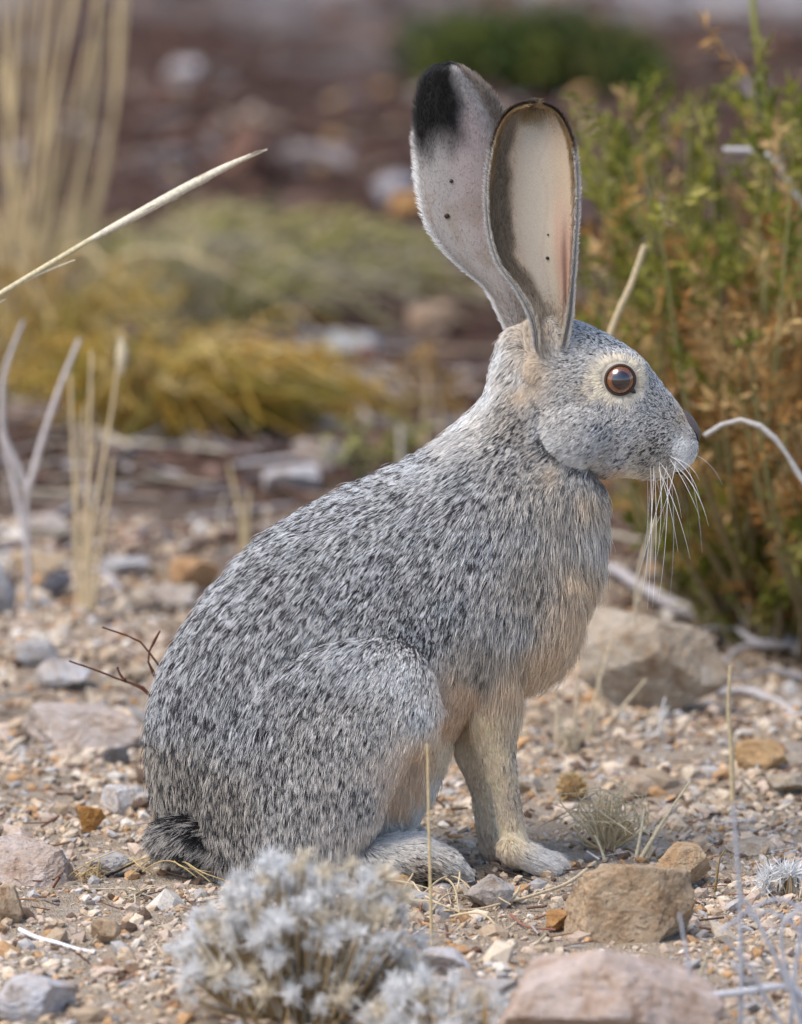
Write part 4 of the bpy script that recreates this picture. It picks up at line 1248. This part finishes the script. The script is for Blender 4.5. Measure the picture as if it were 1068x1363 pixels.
stick("green_stalk", "upright yellow-green flower stalk topping the rusty shrub", "plant stem", pxline([(1075, 845), (1050, 600), (1030, 300), (1018, 130), (1008, 60), (998, -40)], y0 + .03), .0030, .0018, (.30, .30, .07))
stick("forked_twig", "bare grey twig poking out of the rusty shrub", "twig", pxline([(1110, 850), (1140, 600), (1110, 350), (1066, 266), (1044, 232), (1034, 212), (1002, 200), (963, 199)], y0 - .10), .0035, .0016, ASH_D, ASH, knots=.3)
stick("twig", "short grey spur standing on the bare grey twig", "twig", pxline([(1036, 214), (1034, 195), (1028, 178)], y0 - .10, 8), .0022, .0012, ASH_D)

# ---- far dark green bush and other specks of green
def far_bush(u, v, w, h, label, pal, seed, n=150):
    r = random.Random(seed); c = hit(u, v); s = scale_at(c.y)
    root = empty("bush", c); tag(root, label, "bush"); gl = Geo(); gs = Geo()
    for i in range(n):
        a = r.uniform(0, 6.28); q = math.sqrt(r.random())
        e = np.array(c) + np.array((math.cos(a) * q * w * s / 2, math.sin(a) * q * w * s * .3, h * s * (.3 + .7 * math.sqrt(1 - q * q)) * r.uniform(.5, 1)))
        b = np.array(c) + (e - np.array(c)) * .1; b[2] = gz(b[0], b[1])
        ln = spline([b, (b + e) / 2 + np.array((0, 0, .006)), e], 8); gs.tube(ln, np.linspace(.002, .0008, 8), (.10, .08, .05), 4)
        k = 24 if n > 30 else 9; q = 1.0 if n > 30 else .5; d = unit(rng.normal(0, 1, (k, 3)) + np.array((0, 0, .5))); sd = unit(np.cross(d, rng.normal(0, 1, (k, 3))))
        gl.leaves(e + rng.normal(0, .008, (k, 3)), d, sd, rng.uniform(.012, .026, k) * q, rng.uniform(.005, .010, k) * q, np.array(pal[r.randrange(len(pal))])[None] * rng.uniform(.6, 1.3, (k, 1)))
    tag(gs.build("stems", STEM_M, root), kind="stuff"); tag(gl.build("foliage", LEAF_M, root), kind="stuff")
DG = [(.06, .09, .02), (.09, .12, .025), (.14, .15, .03), (.04, .06, .02), (.17, .17, .05)]
far_bush(715, 128, 300, 95, "dark green leafy bush far behind the ears", DG, 61, 100)
far_bush(600, 100, 110, 55, "small dull green plant left of the far dark bush", [(.10, .12, .05), (.13, .15, .07)], 62, 60)
far_bush(430, 560, 70, 72, "small yellow-green sprig growing behind the hare's back", [(.30, .29, .06), (.26, .26, .06)], 63, 9)
far_bush(545, 620, 60, 50, "yellow-green sprig close behind the hare's neck", [(.30, .28, .07), (.24, .25, .06)], 64, 8)
far_bush(480, 640, 70, 60, "pale green sprig just above the hare's back", [(.30, .29, .10), (.34, .32, .12)], 65, 8)

# ---- stems on the left
def stem_plant(name, label, cat, lines, Y, r, col, group=None):
    """lines: pixel polylines, the first one rooted; all at depth Y"""
    p0 = at(*lines[0][0], Y); root = empty(name, p0); tag(root, label, cat, group)
    for ln in lines:
        g = Geo(); L = pxline(ln, Y, 16); k = .6 if ln is not lines[0] else 1
        g.tube(L, np.linspace(r, r * .6, 16) * (1 + .15 * (rng.random(16) - .5)) * (k if k == 1 else .85), np.array(col) * random.uniform(.9, 1.08), 7)
        g.build("stem", STEM_M, root)
Y = depth_of(39, 812)
stem_plant("bare_twig", "pale bare stem forking into two, standing left of the straw stems", "dry stem", [[(39, 818), (37, 740), (35, 680), (37, 644)], [(36, 650), (43, 634), (55, 589), (79, 518), (106, 451)], [(37, 655), (20, 612), (4, 573), (6, 498), (31, 427)], [(37, 735), (27, 687), (16, 632), (0, 575)]], Y, .0026, (.58, .52, .50))
Y = depth_of(112, 812)
stem_plant("dry_grass", "bunch of thin upright straw stems beside the pale forked stem", "dry stem", [[(112, 818), (114, 760), (118, 640), (122, 467)], [(106, 812), (102, 700), (97, 600), (94, 498)], [(118, 810), (122, 720), (134, 636), (150, 540), (161, 451)], [(124, 812), (132, 740), (145, 660), (150, 610)], [(108, 815), (100, 720), (108, 600), (112, 540)], [(115, 812), (112, 700), (126, 590)]], Y, .0018, (.54, .42, .26))
g = Geo(); p = pxline([(160, 500), (163, 470), (160, 448)], Y, 8)
g.tube(p, np.array([.001, .0028, .0036, .004, .004, .0036, .002, .001]), (.60, .50, .34), 6)
g.build("seed_head", STEM_M, bpy.data.objects["dry_grass"])
Y = depth_of(325, 735)
stem_plant("straw_sprig", "two short straw sprigs rising just behind the hare's back", "dry stem", [[(325, 745), (322, 690), (312, 650), (305, 618)], [(328, 742), (329, 700), (332, 652)]], Y, .0017, (.60, .47, .27))
Y = depth_of(535, 640)
stem_plant("cut_stub", "pale cut-off stem stub close behind the hare's neck", "dry stem", [[(536, 650), (534, 610), (533, 566)]], Y, .0026, (.60, .52, .42))
Y = depth_of(580, 610)
stem_plant("dry_flower_stems", "two dry stems with orange-brown flower heads behind the hare's neck", "dry stem", [[(568, 625), (566, 570), (570, 520), (565, 470)], [(592, 620), (588, 560), (580, 505)]], Y, .0022, (.56, .42, .26))
def dry_heads():
    gl = Geo(); k = 160
    cpts = np.array([at(u, v, Y) for u, v in [(560, 478), (575, 490), (590, 500), (552, 495), (600, 520), (610, 540), (570, 470)]])
    p = cpts[rng.integers(0, len(cpts), k)] + rng.normal(0, .005, (k, 3))
    d = unit(rng.normal(0, 1, (k, 3))); sd = unit(np.cross(d, rng.normal(0, 1, (k, 3))))
    gl.leaves(p, d, sd, rng.uniform(.005, .011, k), rng.uniform(.002, .004, k), np.array((.46, .28, .10))[None] * rng.uniform(.6, 1.2, (k, 1)))
    tag(gl.build("dry_flowers", LEAF_M), "loose orange-brown dried flowers on the two dry stems", "dry flowers", kind="stuff")
dry_heads()

# ---- the sharp slanting grass stalk
def slanting_stalk():
    Y = .14; b = at(-300, 1100, Y); root = empty("grass_stalk", (b.x, b.y, gz(b.x, b.y))); tag(root, "long slanting straw-coloured grass stalk reaching in above the ochre shrub", "grass stalk")
    gy = np.array((b.x, b.y, gz(b.x, b.y)))
    ln = spline([gy] + [tuple(at(u, v, Y)) for u, v in [(-285, 850), (-230, 620), (-130, 470), (0, 391), (125, 316)]], 40)
    g = Geo(); g.tube(ln, np.linspace(.0022, .0015, 40), (.58, .50, .32), 6); g.build("stem", STEM_M, root)
    hd = pxline([(120, 319), (180, 287), (260, 243), (320, 213), (356, 199)], Y, 24)
    t = np.linspace(0, 1, 24)
    g = Geo(); g.tube(hd, (.0014 + .0014 * np.sin(np.pi * np.minimum(1, t * 1.15)) ** .7) * np.where(t > .9, (1.02 - t) * 8.5, 1).clip(.15, 1), (.68, .60, .47), 7); h = g.build("seed_head", STEM_M, root)
    g = Geo(); g.tube(pxline([(-20, 402), (40, 370), (100, 346)], Y, 10), np.linspace(.0016, .0005, 10), (.60, .52, .36), 5); g.build("blade", STEM_M, root)
    g = Geo(); g.tube(pxline([(-30, 415), (-5, 405), (8, 398)], Y, 8), np.linspace(.0012, .0004, 8), (.52, .44, .32), 5); g.build("blade", STEM_M, root)
    k = 60; tt = rng.uniform(.05, .95, k); p = np.stack([np.interp(tt * 23, np.arange(24), hd[:, q]) for q in range(3)], -1)
    ax = unit(hd[-1] - hd[0])[None]; d = unit(ax + rng.normal(0, .10, (k, 3))); sd = unit(np.cross(d, rng.normal(0, 1, (k, 3))))
    g = Geo(); g.leaves(p + rng.normal(0, .0008, (k, 3)), d, sd, rng.uniform(.008, .015, k), rng.uniform(.001, .0018, k), np.array((.70, .61, .48))[None] * rng.uniform(.75, 1.15, (k, 1))); tag(g.build("awns", LEAF_M, h), kind="stuff")
slanting_stalk()
stick("straw", "thick pale straw standing behind the hare's forehead", "straw", pxline([(690, 960), (720, 800), (765, 600), (815, 437), (838, 385), (859, 326)], .36), .0026, .0019, (.52, .40, .24), (.56, .45, .28))

# ---- dead branches and twigs on the right
def dead_branches():
    p = hit(1000, 900); root = empty("dead_branch", (p.x, p.y, gz(p.x, p.y))); tag(root, "long fallen grey dead branch lying under the shrub behind the boulder", "branch")
    def br(nm, pts, r0, r1, lift, par=root):
        g = Geo(); L = ground_line(pts, 24); L[:, 2] += np.interp(np.linspace(0, 1, len(lift)), np.linspace(0, 1, len(lift)), lift)[np.minimum((np.linspace(0, 1, 24) * (len(lift) - 1)).astype(int), len(lift) - 1)] * 0 + np.interp(np.linspace(0, 1, 24), np.linspace(0, 1, len(lift)), lift)
        g.tube(L, np.linspace(r0, r1, 24) * (1 + .25 * (rng.random(24) - .5)), np.array((.46, .42, .42)) * random.uniform(.85, 1.1), 8); return g.build(nm, STEM_M, par)
    br("limb", [(1090, 890), (1020, 868), (950, 846), (880, 820), (838, 795), (790, 760)], .0052, .0028, (.006, .012, .010, .010, .006))
    br("side_twig", [(1075, 880), (1030, 885), (985, 892), (950, 910)], .0030, .0012, (.010, .012, .006))
    br("side_twig", [(940, 845), (935, 820), (925, 800)], .0026, .0012, (.012, .012, .01))
    br("side_twig", [(1060, 870), (1010, 880), (960, 860), (905, 868)], .0026, .0010, (.008, .012, .008))
dead_branches()
def gtwig(name, label, cat, pts, r0, r1, col, lift=.003, group=None, arch=0.0):
    L = ground_line(pts, 20, lift); L[:, 2] += arch * np.sin(np.linspace(0, math.pi, 20))
    return stick(name, label, cat, L, r0, r1, col, group=group, knots=.15)
gtwig("twig", "grey crooked twig lying on the gravel right of the boulder", "twig", [(940, 926), (975, 928), (1005, 930), (1040, 945), (1085, 965)], .0032, .0016, ASH, .004)
gtwig("twig", "thin grey twig crossing under the fallen dead branch", "twig", [(1075, 915), (1030, 905), (980, 915), (950, 900)], .0020, .0010, ASH_D, .006)
gtwig("twig", "dark twig in the shade below the shrub", "twig", [(1070, 840), (1000, 820), (930, 812), (890, 800)], .0024, .0012, (.16, .13, .12), .006)
stick("curved_twig", "pale arching twig with rough bark in front of the shrub", "twig", pxline([(1150, 1060), (1140, 850), (1100, 690), (1068, 640), (1050, 608), (1022, 574), (990, 559), (962, 565), (938, 580)], .26), .0021, .0013, (.50, .46, .42), knots=.5)
Y = depth_of(975, 1062)
stem_plant("upright_stem", "single upright dry stem on the gravel right of the boulder", "dry stem", [[(976, 1068), (974, 1000), (970, 940), (973, 885)]], Y, .0017, (.56, .45, .28))
Y = depth_of(882, 985)
stem_plant("forked_sprig", "tiny white forked sprig at the foot of the boulder", "dry stem", [[(876, 992), (880, 965), (890, 940)], [(880, 968), (882, 945), (886, 928)]], Y, .0013, (.62, .60, .58))
for i, (a, lab) in enumerate([(([(740, 1010), (742, 950), (735, 890)], [(745, 1008), (765, 960), (770, 900)]), "pair of thin dry straws behind the front legs"), (([(783, 985), (795, 920), (815, 850)], [(786, 985), (800, 930), (790, 880)]), "thin dry straws leaning against the boulder's left side"), (([(800, 975), (830, 940), (860, 905)],), "slanting thin straw across the boulder's face")]):
    stem_plant("dry_straws", lab, "dry straw", list(a), depth_of(a[0][0][0], a[0][0][1] - 4), .0012, (.56, .46, .32))
stem_plant("dry_straws", "pale straw rising from the dead branch in front of the shrub", "dry straw", [[(845, 830), (850, 760), (868, 700), (875, 690)], [(850, 800), (865, 745), (872, 695)]], .42, .0010, (.50, .42, .30))

# ---- grass tuft, burr and straws by the front paws
def tuft(u, v, w, h, n, label, col, r0=.0005, name="grass_tuft", seed=1):
    r = random.Random(seed); c = hit(u, v); s = scale_at(c.y); root = empty(name, c); tag(root, label, "grass tuft"); g = Geo()
    for i in range(n):
        a = r.uniform(0, 6.28); q = r.random()
        b = np.array(c) + np.array((r.gauss(0, .002), r.gauss(0, .002), -.001))
        e = b + np.array((math.cos(a) * q * w * s / 2, math.sin(a) * q * w * s / 2, h * s * r.uniform(.35, 1.0)))
        m = (b + e) / 2 + np.array((math.cos(a) * q * w * s * .22 + r.gauss(0, .003), math.sin(a) * .004, h * s * .18))
        m = m + np.array((r.gauss(0, .005), r.gauss(0, .004), r.gauss(0, .004))); f = e + np.array((r.gauss(0, .010), r.gauss(0, .006), r.gauss(-.002, .006)))
        g.tube(spline([b, m, e, f], 12), np.linspace(r0 * 1.3, r0 * .5, 12), np.array(col) * r.uniform(.7, 1.15), 4)
    tag(g.build("blades", STEM_M, root), kind="stuff")
tuft(808, 1130, 110, 84, 90, "small tuft of curly straw-coloured grass behind the blocky rock", (.88, .70, .44), seed=3)
tuft(120, 1175, 40, 26, 14, "few thin straw blades on the flat grey stone", (.52, .38, .20), seed=4)
tuft(762, 1000, 60, 60, 14, "thin wispy grass blades behind the spiny seed burr", (.50, .42, .30), seed=5)
tuft(180, 1200, 30, 22, 8, "tiny wisp of dead grass in the sand near the tail", (.50, .42, .30), seed=6)
def burr():
    c = hit(762, 1066); root = empty("seed_burr", c); tag(root, "round spiny brown seed burr lying behind the grass tuft", "burr")
    o = blob_mesh("core", (c.x / PX, c.y / PX, (c.z + .0075) / PX), (19, 19, 18), 0, plain_mat("burr_core", (.24, .15, .07), .9), None, 3, .15)
    o.parent = root; o.location = -c
    k = 420; d = unit(rng.normal(0, 1, (k, 3))); sd = unit(np.cross(d, rng.normal(0, 1, (k, 3)))); g = Geo()
    g.leaves(np.array((c.x, c.y, c.z + .0075))[None] + d * .006, d, sd, rng.uniform(.003, .0055, k), np.full(k, .0010), np.array((.62, .46, .25))[None] * rng.uniform(.6, 1.25, (k, 1)))
    tag(g.build("spines", STEM_M, root), kind="stuff")
burr()
def straw_up(pts, label, r=.0010, group=None, col=(.62, .52, .34)):
    y = depth_of(pts[0][0], pts[0][1]); stick("straw", label, "straw", pxline(pts, [y, y + .005, y + .01][:len(pts)], 12), r, r * .55, col, group=group)
straw_up([(850, 1148), (885, 1090), (919, 1040)], "longest straw slanting up behind the blocky rock", .0013)
straw_up([(846, 1146), (853, 1110), (858, 1076)], "short straw standing behind the blocky rock, left of the longest", .0011)
straw_up([(858, 1148), (868, 1120), (876, 1098)], "short pale straw between two others behind the blocky rock", .0011)
straw_up([(806, 1148), (800, 1130), (792, 1112)], "short pale straw at the left corner of the blocky rock", .0010)
gtwig("bent_straw", "long bent pale straw curving across the gravel before the front paws", "straw", [(792, 1158), (770, 1176), (745, 1190), (705, 1203), (672, 1211), (635, 1220), (590, 1222)], .0012, .0006, (.58, .46, .30), .004)
gtwig("bent_straw", "side shoot of the long bent pale straw", "straw", [(678, 1210), (688, 1200), (692, 1192)], .0011, .0006, (.60, .50, .34), .005)
for i, pts in enumerate([[(500, 1188), (540, 1198), (585, 1200)], [(545, 1185), (560, 1210), (600, 1222)], [(560, 1205), (600, 1190), (640, 1212)], [(590, 1180), (605, 1205), (612, 1230)], [(520, 1215), (560, 1222), (615, 1228)], [(600, 1232), (640, 1240), (665, 1250)], [(630, 1195), (660, 1212), (680, 1216)], [(535, 1200), (548, 1190), (552, 1176)], [(575, 1225), (600, 1213), (625, 1208)], [(610, 1170), (612, 1190), (606, 1212)]]):
    gtwig("straw_bit", "short bit of pale straw in the litter below the hind toes", "straw", pts, .0007, .0004, np.array((.56, .45, .29)) * random.uniform(.8, 1.05), .005, "straw litter below the hind toes", .005)
for i, pts in enumerate([[(150, 1172), (210, 1170), (270, 1178)], [(205, 1155), (250, 1172), (320, 1180)], [(215, 1150), (240, 1180), (300, 1176)], [(170, 1180), (230, 1165), (275, 1168)], [(225, 1165), (262, 1185), (310, 1188)], [(160, 1165), (185, 1178), (205, 1176)], [(232, 1158), (245, 1176), (280, 1186)], [(190, 1172), (240, 1178), (262, 1180)]]):
    gtwig("straw_bit", "thin yellow straw lying under the tail", "straw", pts, .00045, .0003, np.array((.48, .36, .18)) * random.uniform(.8, 1.1), .005, "yellow straw under the tail", .008)
gtwig("white_twig", "bleached white twig lying on bare sand near the woolly bush", "twig", [(26, 1242), (60, 1256), (95, 1266), (127, 1273)], .0013, .0010, (.70, .69, .70), .002)
gtwig("twig", "black and white weathered twig behind the white slab-like stone", "twig", [(-20, 950), (15, 944), (44, 938)], .0013, .0007, (.45, .42, .38), .004, arch=.004)
gtwig("twig", "thin black twig on the gravel between paw and rocks", "twig", [(664, 1165), (690, 1172), (718, 1182)], .0007, .0005, (.05, .04, .035), .003)
gtwig("twig", "reddish twig lying below the long bent straw", "twig", [(680, 1225), (700, 1240), (740, 1245)], .0009, .0006, (.30, .14, .10), .003)
# wiry red twigs behind the rump
Y = .06
def wiry(lines, label):
    p0 = at(*lines[0][0], Y); root = empty("wiry_twig", (p0.x, p0.y, gz(p0.x, p0.y))); tag(root, label, "twig")
    for ln in lines:
        g = Geo(); L = pxline(ln, Y, 16); g.tube(L, np.linspace(.0010, .0005, 16) * (1 + .8 * (rng.random(16) > .8)), REDB, 5); g.build("stem", STEM_M, root)
wiry([[(240, 1060), (215, 960), (195, 920), (160, 905), (130, 893), (92, 880)], [(168, 908), (160, 898), (156, 888)]], "wiry dark red twig arching out from behind the hare's rump")
wiry([[(240, 1060), (222, 940), (197, 880), (200, 865), (213, 840)]], "short wiry red twig close against the hare's back")
wiry([[(240, 1060), (225, 920), (190, 858), (165, 845), (136, 835)]], "thin wiry red twig above the others behind the hare's back")

# ---- foreground, out of focus
Y = -.13; p = at(574, 1256, Y)
stick("thin_stem", "thin straw-coloured stem standing upright in front of the hind foot", "dry stem", pxline([(575, 1262), (573, 1180), (571, 1090), (569, 990)], depth_of(575, 1256)), .0010, .0006, (.60, .46, .26))
Y = depth_of(1010, 1385)
def fg_twigs():
    p = hit(1060, 1395); root = empty("bare_twiggy_plant", p); tag(root, "blurred grey-blue bare twigs reaching over the gravel by the pinkish boulder", "dry plant")
    for pts, r in [([(1090, 1395), (1060, 1318), (980, 1322), (900, 1332), (820, 1362)], .0022), ([(1085, 1390), (1040, 1290), (1010, 1230), (985, 1190)], .0016), ([(1095, 1390), (1075, 1260), (1030, 1215), (1000, 1222)], .0014), ([(1060, 1395), (1020, 1330), (1000, 1290), (965, 1250)], .0013), ([(1080, 1392), (1090, 1250), (1050, 1200), (1010, 1205), (960, 1240)], .0014), ([(985, 1395), (987, 1300), (984, 1180), (976, 1070)], .0013), ([(1050, 1395), (1058, 1300), (1075, 1190)], .0014), ([(925, 1395), (918, 1300), (905, 1215)], .0010), ([(1075, 1395), (1040, 1250), (1068, 1205)], .0014)]:
        g = Geo(); g.tube(pxline(pts, [p.y + random.uniform(-.02, .03)] * len(pts), 20), np.linspace(r * 1.15, r * .7, 20), np.array((.44, .44, .48)) * random.uniform(.85, 1.1), 6); g.build("twig", STEM_M, root)
fg_twigs()

# ---- plant litter on the soil
def litter(name, label, n, x0, x1, y0, y1, lmin, lmax, pal, r=.0006):
    g = Geo()
    for i in range(n):
        x = random.uniform(x0, x1); y = random.uniform(y0, y1); a = random.uniform(0, 6.28); l = random.uniform(lmin, lmax)
        t = np.linspace(-.5, .5, 4); b = random.gauss(0, .2)
        X = x + math.cos(a) * l * t - math.sin(a) * b * l * t * t; Yy = y + math.sin(a) * l * t + math.cos(a) * b * l * t * t
        Z = ground_z(X, Yy) + .0025 + abs(random.gauss(0, .0015)) + t * random.gauss(0, .004)
        g.tube(np.stack([X, Yy, Z], -1), r * random.uniform(.6, 1.5), np.array(pal[random.randrange(len(pal))]) * random.uniform(.7, 1.2), 4)
    tag(g.build(name, STEM_M), label, "plant litter", kind="stuff")
litter("plant_litter", "bits of straw, bark and twig scattered through the near gravel", 1100, -.42, .42, -.5, 1.0, .004, .022, [(.50, .42, .30), (.22, .11, .07), (.30, .18, .11), (.12, .07, .05), (.45, .42, .40)])
def mid_stones():
    srcs = []
    for k, (nm, col) in enumerate([("pinkish tan", (.50, .38, .30)), ("bluish grey", (.42, .43, .47)), ("rusty", (.40, .22, .12))]):
        V, F, C = rock_mesh("stone", (1, .8, .6), col, 900 + k, 3, 9, .06)
        src = np_mesh("stone", V, F, ROCK_M, smooth=False, color=C, off=(0, 0, 0))
        for i in range(10 if k == 1 else 18):
            o = src if i == 0 else src.copy()
            if i: COL.objects.link(o)
            y = random.uniform(.75, 2.1); x = random.uniform(-.36, .30) * (1 + y * .15); q = random.lognormvariate(math.log(.013), .4)
            o.scale = (q * random.uniform(1, 1.6), q, q * random.uniform(.6, 1)); o.location = (x, y, gz(x, y) - .1 * q); o.rotation_euler = (random.uniform(-.2, .2), random.uniform(-.2, .2), random.uniform(0, 6.28))
            tag(o, "%s stone lying on the littered soil behind the hare" % nm, "stone", "%s stones behind the hare" % nm)
mid_stones()
litter("plant_litter", "grey dead twigs lying among stones behind the hare", 260, -.4, .4, .75, 2.0, .03, .12, [(.38, .35, .35), (.28, .22, .18), (.42, .36, .28), (.15, .09, .065)], .0016)
litter("plant_litter", "dead twigs and leaf litter over the brown soil farther behind", 1500, -.7, .7, .9, 3.9, .02, .09, [(.10, .05, .036), (.15, .085, .062), (.26, .20, .15), (.06, .035, .027), (.22, .19, .19)], .0016)
